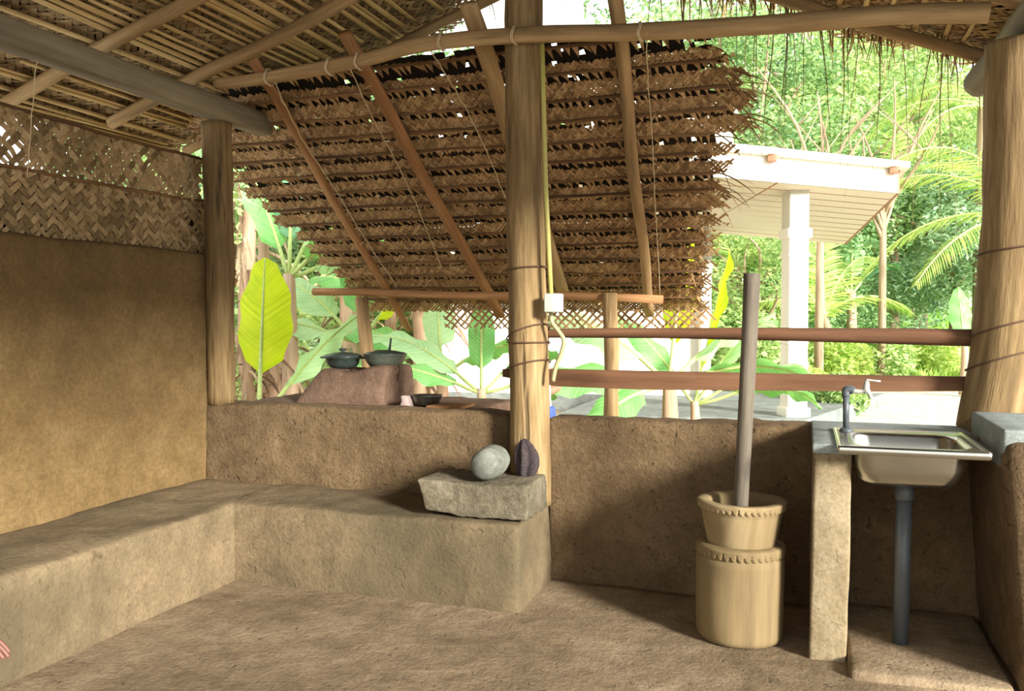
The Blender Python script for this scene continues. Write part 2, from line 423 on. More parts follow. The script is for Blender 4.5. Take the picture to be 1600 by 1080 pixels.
post('timber_post', (-1.375, 4.31, .41), [(-1.362, 4.31, .40), (-1.372, 4.31, .9), (-1.38, 4.31, 1.4), (-1.40, 4.31, 2.2), (-1.405, 4.31, 3.56)], [.108, .096],
     'tall central timber post behind the grinding stone, carrying the horizontal roof pole', ties=((1.63, .01), (1.30, .045), (1.25, .0), (1.13, .03)))
post('timber_post', (-3.40, 4.42, .86), [(-3.385, 4.42, .855), (-3.385, 4.42, 1.5), (-3.39, 4.42, 2.05), (-3.40, 4.42, 2.56)], [.078, .09],
     'shorter timber post on the far left corner of the mud walls under the grey beam')
post('timber_post', (.83, 4.5, .86), [(.80, 4.47, .86), (.86, 4.47, 1.3), (.885, 4.46, 1.9), (.885, 4.46, 2.3), (.885, 4.46, 2.62)], [.135, .128],
     'thick leaning timber post at the right behind the sink, bound with wire', ties=((1.68, .02), (1.33, .045), (1.18, .05)))
# grey beam on the left
bm = new(); rbox(bm, (-3.42, .4, 2.565), (-3.29, 4.86, 2.70), .03, .12, .006, 2, 21, amp2=.002)
obj('roof_beam', bm, M['grey_beam'], label='thick grey weathered beam running overhead at the left, onto the left post', cat='beam')
bm = new(); tube(bm, lerp_pts([(.95, 2.0, 2.68), (.93, 3.6, 2.70), (.93, 4.6, 2.715), (.92, 5.62, 2.73)], 8), .075, 20, .08)
obj('roof_beam', bm, M['grey_beam'], label='grey round beam above the right post in the upper right corner', cat='beam')
# long bowed pole across the opening
plate = [P(px, py, y=4.165) for px, py in ((338, 131), (420, 121), (560, 96), (640, 74), (720, 62), (850, 53), (1000, 50), (1200, 39), (1380, 24), (1545, 20))]
pl = thing('roof_pole', plate[0], 'long pale bowed round pole lying across the whole opening, in front of the central post', 'pole')
bm = new(); pp = lerp_pts(plate, 6); tube(bm, pp, [.034 + .012 * k / len(pp) for k in range(len(pp))], 16, .1); obj('shaft', bm, M['pole'], pl)
for px in (412, 515, 560, 688, 805, 1010):
    q = min(pp, key=lambda v: abs(px - (800 + F * (v - V((0, 0, H))).dot(_r) / (v - V((0, 0, H))).dot(_f))))
    for dd in (0, .008):
        bm = new(); tube(bm, [(q.x + dd + .006 * math.sin(3 * a), q.y + .047 * math.cos(a), q.z + .047 * math.sin(a)) for a in [k * .45 for k in range(15)]], .003, 5); obj('string_tie', bm, M['rope'], pl)

# ------------------------------------------------------------------ main roof
roof = thing('thatched_roof', (-1.1, 3.0, 2.8), 'thatched palm-frond roof of the hut overhead, with its poles and split sticks', 'roof')
def zl(x): return 2.80 + .345 * (x + 3.35)
def zr(x): return 2.845 + .42 * (.87 - x)
RAF = [(4.24, -4.02, -1.12, .037, 'second roof rafter on the left, crossing above the grey beam nearest the left post'),
       (3.58, -4.3, -1.12, .036, 'roof rafter pole at the far upper left, crossing over the grey beam'),
       (5.0, -4.1, -1.12, .032, 'hindmost roof rafter on the left, over the edge of the sloping thatch screen'),
       (2.9, -4.3, -1.12, .036, 'roof rafter pole nearest the camera on the left slope')]
for y, x0, x1, r, lab in RAF:
    bm = new(); pts = [(x0 + (x1 - x0) * k / 8, y + .015 * math.sin(k + y), zl(x0 + (x1 - x0) * k / 8) + .006 * math.sin(k * 2 + y)) for k in range(9)]
    tube(bm, lerp_pts(pts, 3), r, 14, .1); obj('rafter', bm, M['pole'], roof)
for y, x0, x1, r, lab in ((5.45, -1.08, 1.15, .036, 'roof rafter pole at the right, sloping down behind the long bowed pole'), (4.55, -1.08, 1.3, .035, 'roof rafter pole right above the bowed pole at the upper right')):
    bm = new(); pts = [(x0 + (x1 - x0) * k / 8, y + .01 * math.sin(k * 1.7), zr(x0 + (x1 - x0) * k / 8) + .006 * math.sin(k * 2)) for k in range(9)]
    tube(bm, lerp_pts(pts, 3), r, 14, .1); obj('rafter', bm, M['pole'], roof)
bm = new(); tube(bm, lerp_pts([(-1.10, y, 3.62 + .01 * math.sin(y * 2)) for y in (1.0, 2, 3, 4, 5.1)], 4), .045, 14, .1)
obj('ridge_pole', bm, M['pole'], roof)
# split sticks tied across the rafters
k = 0; x = -4.22
while x < -1.2:
    for rep in range(random.choice((1, 2, 2, 3))):
        xx = x + rep * R(.036, .05); r = R(.012, .023)
        y0 = R(1.6, 2.3); y1 = R(4.75, 5.15)
        if random.random() < .35: y0, y1 = (R(1.6, 2.0), R(4.0, 4.5)) if random.random() < .5 else (R(3.2, 3.7), y1)
        bm = new(); dx = R(-.05, .05)
        pts = [(xx + dx * q / 5 + .008 * math.sin(q * 1.3 + k), y0 + (y1 - y0) * q / 5, zl(xx + dx * q / 5) + .037 + r + R(0, .006)) for q in range(6)]
        tube(bm, pts, r, 8, .2, flat=.55)
        obj('split_stick', bm, M['stick'], roof); k += 1
    x += R(.11, .17)
x = -.9
while x < 1.25:
    r = R(.010, .018); y0 = R(4.2, 4.4); y1 = R(5.55, 5.85)
    bm = new(); dx = R(-.04, .04)
    pts = [(x + dx * q / 4 + .006 * math.sin(q * 2 + x * 9), y0 + (y1 - y0) * q / 4, zr(x + dx * q / 4) + .036 + r + R(0, .006)) for q in range(5)]
    tube(bm, pts, r, 8, .2, flat=.55)
    obj('split_stick', bm, M['stick'], roof)
    x += R(.09, .15)

# ------------------------------------------------------------------ woven palm-frond panels
def strip(bm, pts, wdir, wd):
    """flat leaf strip: pts with widths along wdir"""
    vs = []
    m = len(pts)
    for i, (p, wd_) in enumerate(zip(pts, wd)):
        vs.append((bm.verts.new(p - wdir * wd_ / 2), bm.verts.new(p + wdir * wd_ / 2)))
    for a, b in zip(vs, vs[1:]): bm.faces.new((a[0], a[1], b[1], b[0]))
def cadjan(bm, fn, L, W, p=.045, wd=.026, drop=.03, rise=.035, gap=.02, frayR=0.0, frayL=0.0, hw=.0035, both=True, neck=1.0, t0=0.0, bf=None):
    """fn(s, t, h) -> point; weaves diagonal strips hanging from a rib at t = 0"""
    def base(t):
        k = max(0, min(1, (t / W - .25) / .55)); return (.006 if t < .004 else -drop + rise * k * k * (3 - 2 * k))
    if bf: base = bf
    nk = int(L / p) + 2; extra = int(2 * W / p) + 1
    for sg in (1, -1):
        if sg < 0 and not both: break
        for k in range(-extra if sg > 0 else 0, nk + (0 if sg > 0 else extra)):
            if random.random() < gap: continue
            s0 = k * p; pts = []; wds = []; j = 0
            nseg = int(2 * W / p); W_ = W * R(.93, 1.04); w_ = wd * R(.8, 1.12); jj = R(-.003, .003)
            lim0 = -R(0, frayL) if frayL else 0; lim1 = L + (R(0, frayR) if frayR else 0)
            for j in range(nseg + 1):
                t = j * W_ / nseg; s = s0 + sg * t + jj
                if t < t0 * W: continue
                if s < lim0 or s > lim1: 
                    if pts: break
                    continue
                F_ = 1 if ((k + k + sg * j) // 2 + (k if sg > 0 else k - j)) % 2 == 0 else -1
                h = base(t) + hw * sg * (1 if ((2 * k + sg * j) % 4 in (0, 1)) else -1)
                pts.append(fn(s, t, h)); wds.append(w_ * (min(1, neck + (1 - neck) * t / W / .38) if t < W * .8 else R(.75, .95)))
            if len(pts) > 1:
                a = fn(s0, .01, 0); b = fn(s0 + .02, .01 , 0); c = fn(s0, .03, 0)
                es = (b - a).normalized(); et = (c - a).normalized()
                strip(bm, pts, (es * .707 - et * .707 * sg), wds)
def teeth(bm, fn, L, W, p):
    s = R(0, p)
    while s < L:
        w2 = p * R(.5, .95); sg = 1; tl = W * R(.4, .66); h0 = R(-.01, .02)
        a = fn(s, .004, .008); b = fn(s + w2 * .35, .004, .008); tip = fn(s + w2 * R(.6, 1.5), tl, R(-.012, .008)); c = fn(s + w2, W * .08, -.02)
        bm.faces.new([bm.verts.new(q) for q in (a, b, tip)])
        bm.faces.new([bm.verts.new(q) for q in (b, c, tip)])
        s += p * R(.8, 1.2)
def backing(bm, fn, L, W, h, cell=.03, hole=.03, jit=.004, holefn=None):
    ns = int(L / cell); nt = max(1, int(W / cell)); g = {}
    for i in range(ns + 1):
        for j in range(nt + 1):
            g[i, j] = bm.verts.new(fn(i * L / ns + R(-jit, jit), j * W / nt + R(-jit, jit), h + R(-.004, .004)))
    for i in range(ns):
        for j in range(nt):
            if random.random() < (holefn(i * L / ns, j * W / nt) if holefn else hole): continue
            bm.faces.new((g[i, j], g[i + 1, j], g[i + 1, j + 1], g[i, j + 1]))
def rib(bm, fn, s0, s1, r=.008, h=.012, n=24, wob=.003):
    tube(bm, [fn(s0 + (s1 - s0) * k / n, -.002 + wob * math.sin(k * 1.9 + s0 * 7), h) for k in range(n + 1)], r, 7, .15)
def dangle(bm, p, ln, d, wd=.01, sw=.1, n=9, grav=1.0):
    """a dry leaflet hanging from p, first along d, then falling"""
    p = V(p); d = V(d).normalized(); pts = [p.copy()]; wds = [wd]
    for k in range(n):
        d = (d + V((R(-sw, sw), R(-sw, sw), -.28 * grav + R(-sw, sw)))).normalized()
        p = p + d * ln / n; pts.append(p.copy()); wds.append(wd * (1 - .85 * (k + 1) / n))
    sd = V((d.y + .3, -d.x + .7, .1)).normalized()
    strip(bm, pts, sd, wds)

# --- the sloping lean-to screen over the hearth
screen = thing('thatch_screen', (-2.1, 5.4, 1.4), 'large sloping lean-to screen of woven palm fronds on rafters, over the hearth', 'screen')
SL = .60; LT = V((0, math.cos(math.atan(SL)), -math.sin(math.atan(SL)))); LN = V((0, -LT.z * -1, LT.y * -1)); LN = V((0, -math.sin(math.atan(SL)), -math.cos(math.atan(SL))))
LO = V((0, 4.515, 2.836))
ROWS = 15; PIT = .178
xr = [-.47, -.44, -.36, -.42, -.50, -.54, -.58, -.60, -.62, -.66, -.68, -.72, -.74, -.76, -.80]
for i in range(ROWS):
    x0 = -3.92 + (.0 if i < 3 else min(.34, .03 * (i - 3))) + R(-.03, .03); x1 = xr[i] + R(-.02, .02); L = x1 - x0
    o = LO + LT * (i * PIT)
    dt = R(-.02, .02); sag = R(-.015, .02)
    def fn(s, t, h, o=o, x0=x0, L=L, dt=dt, sag=sag, i=i):
        q = o + LT * (t + dt * s / L + sag * math.sin(3.1 * s / L) + .006 * nz((s, i, 0), 2)) + LN * (h + .012 * nz((s, i * 3, t), 1.8)); q.x = x0 + s; return q
    top = LO + LT * (i * PIT)
    bm = new(); cadjan(bm, fn, L, PIT * 1.1, p=R(.027, .033), wd=.0205, gap=.01, frayR=.14, frayL=.06, hw=.0016, t0=(.62 if i == 0 else .42 + R(-.05, .05)), bf=lambda t: -.012 + .030 * max(0, (t / PIT - .42) / .68) ** .8)
    teeth(bm, fn, L, PIT, .05)
    t_ = obj('thatch_course', bm, M['thatch'], screen, smooth=False)
    bm = new()
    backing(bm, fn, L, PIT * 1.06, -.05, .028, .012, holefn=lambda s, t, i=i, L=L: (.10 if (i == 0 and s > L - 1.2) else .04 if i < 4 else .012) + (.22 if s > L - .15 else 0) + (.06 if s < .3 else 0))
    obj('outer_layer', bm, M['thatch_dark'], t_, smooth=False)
    bm = new(); rib(bm, fn, -.02, L + R(-.05, .05), .0095, .022); obj('midrib', bm, M['midrib'], t_)
    # leaflet ends poking out at the right edge
    bm = new()
    for k in range(10 if i in (1, 2, 3) else 5):
        p = fn(L - R(0, .15), R(0, PIT), -.02); dangle(bm, p, R(.12, .34) if i < 8 else R(.08, .2), (1, R(-.1, .1), R(-.3, .5)), R(.012, .024), .08, grav=R(.1, .8))
    for k in range(4): p = fn(R(0, .1), R(0, PIT), -.02); dangle(bm, p, R(.06, .16), (-1, 0, R(-.4, .1)), .012, .1, grav=.6)
    obj('frayed_leaflets', bm, M['dry'], t_, smooth=False, kind='stuff')
# loose open fringe under the lower beam
def fn(s, t, h):
    q = LO + LT * (ROWS * PIT - .02) + V((0, .30 * t, -.95 * t)) + LN * h; q.x = -2.95 + s; return q
bm = new(); cadjan(bm, fn, 2.2, .19, p=.066, wd=.019, drop=.0, rise=.0, gap=.1, hw=.004, frayR=.1); t_ = obj('fringe', bm, M['thatch'], screen, smooth=False)
bm = new()
for k in range(46): dangle(bm, fn(R(0, 2.2), R(.08, .19), 0), R(.06, .2), (R(-1, 1), 0, -1), .007, .15)
obj('frayed_leaflets', bm, M['dry'], t_, smooth=False, kind='stuff')
# rafters of the lean-to: planks and poles, tops poke above the bowed pole
def lean_z(y, off=.0): return 2.925 - SL * (y - 4.22) + off
def on_lean(px, py, off=0):
    r = P(px, py, d=1) - V((0, 0, H)); t = (2.925 + SL * 4.22 + off - H) / (r.z + SL * r.y); return V((0, 0, H)) + r * t
LR = [((385, 78), (640, 516), .036, .55, 'redwood', 'leftmost narrow plank rafter of the sloping thatch screen'),
      ((538, 52), (783, 494), .044, .6, 'redwood', 'reddish plank rafter of the sloping screen, second from the left'),
      ((731, 6), (882, 462), .052, .4, 'pole', 'broad dark rafter passing behind the central post'),
      ((960, -12), (1016, 492), .038, .8, 'pole', 'rafter of the sloping screen to the right of the central post')]
for a, b, r, fl, m, lab in LR:
    A = on_lean(*a); B = on_lean(*b); bm = new()
    pts = [A.lerp(B, k / 8) + V((.008 * math.sin(k * 1.4), 0, .006 * math.sin(k))) for k in range(9)]
    tube(bm, lerp_pts(pts, 2), r, 14, .12, flat=fl); obj('rafter', bm, M[m], screen)
# lower beam and its two posts
b0 = P(490, 456, y=6.25); b1 = P(1036, 467, y=6.25)
bm = new(); tube(bm, [b0.lerp(b1, k / 8) + V((0, 0, .006 * math.sin(k * 1.3))) for k in range(9)], .034, 12, .1, flat=.9)
obj('lower_beam', bm, M['redwood'], screen)
bm = new(); tube(bm, lerp_pts([P(585, 640, y=6.2), P(574, 556, y=6.2), P(565, 466, y=6.2)], 5), .055, 14, .1)
bmesh.ops.translate(bm, verts=bm.verts, vec=(0, 0, 0)); v0 = P(585, 640, y=6.2)
tube(bm, [(v0.x + .08, v0.y, -.1), (v0.x, v0.y, v0.z)], .055, 14, .1)
obj('screen_post', bm, M['pole'], label='thin leaning post behind the two cooking pots, under the lower beam', cat='post')
q0 = P(955, 650, y=6.22); q1 = P(953, 458, y=6.22)
bm = new(); tube(bm, lerp_pts([(q0.x, q0.y, -.1), (q0.x, q0.y, q0.z), tuple(q0.lerp(q1, .5) + V((.01, 0, 0))), tuple(q1)], 6), .052, 14, .18)
obj('screen_post', bm, M['pole'], label='thin rough post right of the central post, crossing the two rails', cat='post')

# --- thatch of the main roof
for i in range(16):
    x0 = -4.32 + i * .2
    if x0 > -1.15: break
    dy = R(-.1, .12)
    def fn(s, t, h, x0=x0, i=i, dy=dy):
        x = x0 + .20 - t; return V((x, 1.5 + s + dy, zl(x) + .082 - h + .010 * nz((s, i, t), 2)))
    L = 3.66 + (R(-.05, .1))
    bm = new(); cadjan(bm, fn, L, .25, p=.05, wd=.03, drop=-.004, rise=.0, gap=.03, frayR=.12); t_ = obj('thatch_course', bm, M['thatch_l'], roof, smooth=False)
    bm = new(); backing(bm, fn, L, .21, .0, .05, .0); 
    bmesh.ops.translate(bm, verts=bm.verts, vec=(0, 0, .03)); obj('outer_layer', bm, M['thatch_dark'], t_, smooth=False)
    bm = new(); rib(bm, fn, 0, L, .007, -.012); obj('midrib', bm, M['midrib'], t_)
    bm = new()
    for k in range(8): dangle(bm, fn(L - R(0, .1), R(0, .2), 0), R(.08, .26), (R(-.3, .3), 1, R(-.5, .2)), .012, .12, grav=R(.3, 1))
    for k in range(22): dangle(bm, fn(R(.2, L), R(0, .2), -.02), R(.08, .3), (R(-1, 1), R(-1, 1), -.1), .009, .15, grav=.05)
    obj('frayed_leaflets', bm, M['dry'], t_, smooth=False, kind='stuff')
for i in range(12):
    x0 = -1.05 + i * .2
    dy = R(-.1, .1)
    def fn(s, t, h, x0=x0, i=i, dy=dy):
        x = x0 + t; return V((x, 4.15 + s + dy, zr(x) + .085 - h + .010 * nz((s, i, t), 2)))
    L = 1.62 + .1 * math.sin(i * 1.3)
    bm = new(); cadjan(bm, fn, L, .25, p=.05, wd=.03, drop=-.004, rise=.0, gap=.05, frayR=.2); t_ = obj('thatch_course', bm, M['thatch'], roof, smooth=False)
    bm = new(); backing(bm, fn, L, .21, .0, .05, .0); bmesh.ops.translate(bm, verts=bm.verts, vec=(0, 0, .03)); obj('outer_layer', bm, M['thatch_dark'], t_, smooth=False)
    bm = new(); rib(bm, fn, 0, L, .007, -.012); obj('midrib', bm, M['midrib'], t_)
    bm = new()
    for k in range(16): dangle(bm, fn(L - R(-.05, .2), R(0, .2), 0), R(.1, .32), (R(-.3, .3), .6, R(-.9, .2)), R(.012, .026), .12, grav=R(.4, 1))
    for k in range(4 if i in (1, 3, 4, 6, 8) else 2): dangle(bm, fn(L - R(.0, .15), R(0, .2), 0), R(.45, 1.25), (R(-.2, .2), .2, -1), R(.012, .022), .06, n=14, grav=.6)
    obj('hanging_leaflets', bm, M['dry'], t_, smooth=False, kind='stuff')
# plain thatch over the part of the roof towards and behind the camera
bm = new()
def slab(x0, x1, y0, y1, zf, th=.09):
    a = [V((x0, y0, zf(x0) + .13)), V((x1, y0, zf(x1) + .13)), V((x1, y1, zf(x1) + .13)), V((x0, y1, zf(x0) + .13))]
    prism(bm, a, [p + V((0, 0, th)) for p in a])
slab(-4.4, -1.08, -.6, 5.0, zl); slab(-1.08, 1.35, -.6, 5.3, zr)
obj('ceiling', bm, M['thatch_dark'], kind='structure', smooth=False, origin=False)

# --- woven screens on top of the left mud wall
for i, (zt, zb, yr, lab) in enumerate(((2.36, 2.08, 4.42, 'upper woven screen strip above the left mud wall, light peeping through it'), (2.09, 1.76, 4.66, 'lower woven screen strip standing on the left mud wall'))):
    def fn(s, t, h, zt=zt, i=i):
        return V((-3.53 + h + .012 * nz((s, i, t), 2), 1.6 + s, zt - t + .01 * math.sin(s * 2 + i)))
    L = yr - 1.6; t_ = thing('woven_screen', (-3.53, 3.1, zb), lab, 'screen')
    bm = new(); cadjan(bm, fn, L, zt - zb, p=.046, wd=.031, drop=.012, rise=.02, gap=.01 if i else .06, frayR=.06, hw=.005); obj('weave', bm, M['thatch_l'], t_, smooth=False)
    bm = new(); rib(bm, fn, 0, L, .009, .012); obj('midrib', bm, M['midrib'], t_)
    if i:
        bm = new(); backing(bm, fn, L, zt - zb, -.03, .05, .0); obj('outer_layer', bm, M['thatch_dark'], t_, smooth=False)
# ragged brown end of the screen beyond the left post
def fn(s, t, h): return V((-3.56 + h, 4.56 + s, 2.0 - t))
t_ = thing('woven_screen', (-3.56, 4.7, 1.5), 'short ragged brown screen end sticking out past the left post', 'screen')
bm = new(); cadjan(bm, fn, .22, .40, p=.045, wd=.03, gap=.03, frayR=.06); backing(bm, fn, .2, .38, -.02, .04, .05); obj('weave', bm, M['thatch'], t_, smooth=False)
bm = new()
for k in range(14): dangle(bm, fn(R(0, .2), R(.2, .4), 0), R(.08, .2), (0, R(-.2, .6), -1), .012, .1)
obj('frayed_leaflets', bm, M['dry'], t_, smooth=False, kind='stuff')

# ------------------------------------------------------------------ strings
def string(pts, label, knots=True, r=.0028):
    t = thing('coir_string', pts[0], label, 'string')
    bm = new(); q = lerp_pts(pts, 6); q = [p + V((R(-.004, .004), R(-.004, .004), R(-.004, .004))) for p in q]; tube(bm, q, r, 5); obj('cord', bm, M['rope'], t)
    if knots:
        bm = new()
        for k in range(4):
            p = q[int(len(q) * (k + .7) / 5)]; tube(bm, [p, p + V((R(-.05, .05), -.01, R(0, .06))), p + V((R(-.09, .09), -.01, R(-.02, .08)))], .0018, 4)
        obj('loose_end', bm, M['rope'], t, kind='stuff')
def below(px, py): return on_lean(px, py, -.09)
string([P(430, 130, y=4.12), below(470, 215), below(520, 290), below(575, 380), below(622, 452)], 'pale string hanging along the leftmost rafter of the sloping screen')
string([P(548, 108, y=4.12), below(585, 190), below(618, 250), below(655, 330), below(690, 420)], 'thin string between the two plank rafters')
string([P(672, 78, y=4.12), below(705, 130), below(738, 190), below(770, 260), below(797, 330)], 'pale string running down to the central post')
string([P(1010, 52, y=4.12), below(1014, 150), below(1022, 280), below(1027, 380), below(1032, 462)], 'pale string beside the rafter right of the central post')
string([P(57, 96, x=-3.28), P(50, 180, x=-3.28), P(44, 278, x=-3.28)], 'thin string with a knot hanging down from the grey beam', False, .0022)

# ------------------------------------------------------------------ electric conduit
t_ = thing('conduit', (-1.285, 4.24, 1.55), 'yellowed plastic conduit with a white junction box on the central post', 'conduit')
cy = 4.215
bm = new(); tube(bm, [P(px, py, y=cy) for px, py in ((847, 62), (849, 150), (853, 300), (858, 400), (861, 462))], .0125, 12); obj('upper_pipe', bm, M['conduit'], t_)
a = P(852, 459, y=4.19); b = P(877, 488, y=4.19)
bm = new(); rbox(bm, (a.x, 4.165, b.z), (b.x, 4.235, a.z), .006, .05); obj('junction_box', bm, M['plastic'], t_)
bm = new(); tube(bm, lerp_pts([P(px, py, y=cy + .01) for px, py in ((861, 486), (862, 503), (872, 517), (881, 532), (877, 552), (868, 575), (864, 596))], 4), .0115, 12); obj('bent_pipe', bm, M['conduit2'], t_)

# ------------------------------------------------------------------ two rails
r0 = [P(px, py, y=4.5) for px, py in ((797, 527), (860, 521), (1100, 521), (1300, 524), (1530, 528))]
bm = new(); q = lerp_pts(r0, 4); tube(bm, q, [.018 + .024 * k / len(q) for k in range(len(q))], 12, .08, flat=1.0)
obj('fence_rail', bm, M['rail'], label='upper brown rail across the opening right of the central post', cat='rail')
lo0 = P(785, 583, y=4.5); 
bm = new(); ring = []
for px, yt, yb in ((785, 577, 589), (870, 577, 604), (1000, 580, 609), (1120, 582, 610), (1250, 585, 611), (1380, 587, 612), (1516, 589, 611)):
    a = P(px, yt, y=4.50); b = P(px, yb, y=4.50); ring.append([a, a + V((0, .035, 0)), b + V((0, .035, 0)), b])
rings(bm, ring); uvl = bm.loops.layers.uv.verify()
for f in bm.faces:
    for lp in f.loops: lp[uvl].uv = (lp.vert.co.z + lp.vert.co.y, lp.vert.co.x)
obj('fence_rail', bm, M['rail'], smooth=False, label='lower wider brown plank rail across the opening', cat='rail')
# ------------------------------------------------------------------ sink corner
bm = new(); rbox(bm, (.035, 3.66, -.05), (.178, 4.36, .865), .012, .05, .006, 3, 31, amp2=.002, taper=lambda p: V((p.x - .012 * (1 - p.z / .86), p.y, p.z)))
obj('sink_pillar', bm, M['pillar'], label='narrow plastered mud pillar wall holding up the left side of the sink', cat='pillar')
bm = new(); rbox(bm, (.17, 3.50, -.03), (.735, 4.36, .035), .02, .04, .006, 4, 32)
obj('raised_slab', bm, M['floor'], label='low raised earth slab on the floor under the sink', cat='slab')
zt = .885
bm = new(); rbox(bm, (.028, 3.64, zt - .045), (.19, 4.40, zt - .006), .006, .05, .001, 3, 33)
rbox(bm, (.028, 4.22, zt - .045), (.72, 4.48, zt - .008), .006, .05, .001, 3, 34)
obj('cement_ledge', bm, M['cement'], label='thin blue-grey cement ledge capping the pillar and the wall around the sink', cat='ledge')
bm = new(); rbox(bm, (.685, 3.56, .82), (1.12, 4.20, .972), .012, .06, .003, 3, 35, amp2=.001)
obj('cement_block', bm, M['cement'], label='smooth grey cement block at the right of the sink, before the leaning post', cat='block')
# the sink
sk = thing('kitchen_sink', (.40, 3.86, zt), 'stainless steel sink with its bowl hanging between pillar and right wall', 'sink')
def rr(cx, cy, a, b, rc, z, n=12, tilt=0):
    out = []
    for q, (sx, sy) in enumerate(((1, 1), (-1, 1), (-1, -1), (1, -1))):
        for k in range(n + 1):
            an = math.pi / 2 * (q + k / n)
            x = sx * (a - rc) + rc * math.cos(an); y = sy * (b - rc) + rc * math.sin(an)
            out.append(V((cx + x, cy + y, z)))
    return out
bm = new(); cx, cy, A_, B_ = .385, 3.845, .268, .305; bx = .385; a, b = .205, .205
byc = 3.80
def blend(c0, c1, f): return c0 + (c1 - c0) * f
L = [rr(cx, cy, A_ - .004, B_ - .004, .012, zt - .028), rr(cx, cy, A_, B_, .014, zt - .024), rr(cx, cy, A_, B_, .014, zt - .004), rr(cx, cy, A_ - .004, B_ - .004, .012, zt + .003), rr(cx, cy, A_ - .016, B_ - .016, .02, zt + .004), rr(cx, cy, A_ - .026, B_ - .026, .02, zt + .0),
     rr(bx, byc, a + .03, b + .03, .10, zt - .001), rr(bx, byc, a + .018, b + .018, .09, zt + .002), rr(bx, byc, a + .004, b + .004, .085, zt + .001), rr(bx, byc, a - .006, b - .006, .08, zt - .012),
     rr(bx, byc, a - .014, b - .014, .08, zt - .09), rr(bx, byc, a - .03, b - .03, .07, zt - .135), rr(bx, byc, a - .06, b - .06, .06, zt - .155), rr(bx, byc, .05, .05, .045, zt - .162), rr(bx, byc, .03, .03, .028, zt - .168)]
rings(bm, L, close_top=True, close_bot=False); obj('basin_sheet', bm, M['steel'], sk)
bm = new()
L = [rr(bx, byc, a + .002, b + .002, .085, zt - .006), rr(bx, byc, a - .006, b - .006, .085, zt - .09), rr(bx, byc, a - .022, b - .022, .075, zt - .14), rr(bx, byc, a - .055, b - .055, .065, zt - .163), rr(bx, byc, .05, .05, .045, zt - .172)]
rings(bm, L[::-1], close_top=False); obj('bowl', bm, M['steel'], sk)
bm = new(); lathe(bm, (bx, byc, zt - .166), [(.036, .0), (.034, .004), (.02, .003), (.006, .001)], 24, close_bot=False); obj('drain', bm, M['pvc'], sk)
# waste pipe
px0 = (.385, 3.86)
wp = thing('waste_pipe', (px0[0], px0[1], .03), 'grey plastic waste pipe standing under the sink bowl', 'pipe')
bm = new(); tube(bm, [(px0[0] - .004, px0[1], .03), (px0[0] + .002, px0[1], .66)], .031, 24); obj('pipe', bm, M['pvc'], wp)
bm = new(); lathe(bm, (px0[0] + .003, px0[1], 0), [(.036, .635), (.0375, .64), (.0375, .682), (.033, .688), (.03, .715)], 24); obj('collar', bm, M['pvc'], wp)
bm = new(); tube(bm, [(.192, 4.30, .03), (.192, 4.30, .34)], .014, 10); obj('supply_pipe', bm, M['pvc'], label='thin pipe standing behind the sink pillar near the floor', cat='pipe')
# tap
tp0 = P(1322, 674, z=zt); ty = tp0.y
tp_ = thing('water_tap', tp0, 'tap on an upright grey pipe at the left back of the sink', 'tap')
e1 = P(1322, 612, y=ty); 
bm = new(); tube(bm, [tp0 + V((0, 0, -.004)), e1], .0135, 14); lathe(bm, (tp0.x, tp0.y, tp0.z), [(.03, -.002), (.028, .008), (.018, .016)], 16); obj('riser_pipe', bm, M['pvc'], tp_)
e2 = P(1334, 611, y=ty)
bm = new(); tube(bm, lerp_pts([e1 + V((0, 0, -.02)), e1 + V((0, 0, .006)), e1.lerp(e2, .5) + V((0, 0, .008)), e2], 4), .0175, 14); obj('elbow', bm, M['pvc'], tp_)
body = [P(px, py, y=ty) for px, py in ((1332, 611), (1342, 612), (1350, 611), (1354, 606), (1357, 613), (1361, 622))]
bm = new(); tube(bm, lerp_pts(body[:3] + [P(1356, 612, y=ty), body[5]], 4), [.010] * 8 + [.013] * 5 + [.009] * 4, 12); obj('spout', bm, M['tap'], tp_)
c = P(1353, 606, y=ty); 
bm = new(); tube(bm, [c + V((0, 0, -.02)), c + V((.001, 0, .0)), c + V((.003, 0, .018)), c + V((.004, 0, .03))], [.014, .015, .012, .008], 14); obj('valve_body', bm, M['tap'], tp_)
h = P(1356, 594, y=ty)
bm = new(); tube(bm, [h + V((-.012, 0, 0)), h, P(1366, 595, y=ty), P(1376, 596, y=ty)], [.006, .008, .006, .0065], 10, flat=.7); obj('handle', bm, M['tap'], tp_)

# ------------------------------------------------------------------ mortar and pestle
mc = (-.262, 3.83, 0)
mt = thing('wooden_mortar', (mc[0], mc[1], .005), 'pale wooden mortar bowl carved from a log on a round log base, on the floor', 'mortar')
def carve(zt_, n, dep, amp):
    def f(an, z, r):
        zb = zt_ - amp * (abs(math.sin(an * n / 2)) ** .6)
        k = max(0, min(1, (z - zb) / .004)); lump = .005 * nz((math.cos(an) * .6, math.sin(an) * .6, z * 1.2), 2.5)
        return lump + (dep * k if z <= zt_ + .03 else 0)
    return f
zz = lambda a, b, n: [a + (b - a) * k / n for k in range(n + 1)]
prof = [(.160, .006), (.178, .012)] + [(.182 + .004 * math.sin(z * 5), z) for z in zz(.03, .36, 14)] + [(.180, z) for z in zz(.365, .405, 16)] + [(.174, .413), (.15, .416)]
bm = new(); lathe(bm, mc, prof, 300, carve(.397, 40, .008, .030)); obj('log_base', bm, M['mortar'], mt)
prof = [(.13, .404), (.143, .412)] + [(.146 + .031 * (z - .42) / .16, z) for z in zz(.42, .555, 10)] + [(.176 + .002 * k / 14, z) for k, z in enumerate(zz(.56, .588, 14))] + [(.180, .594), (.172, .600), (.140, .597), (.132, .588), (.118, .54), (.085, .48), (.03, .46)]
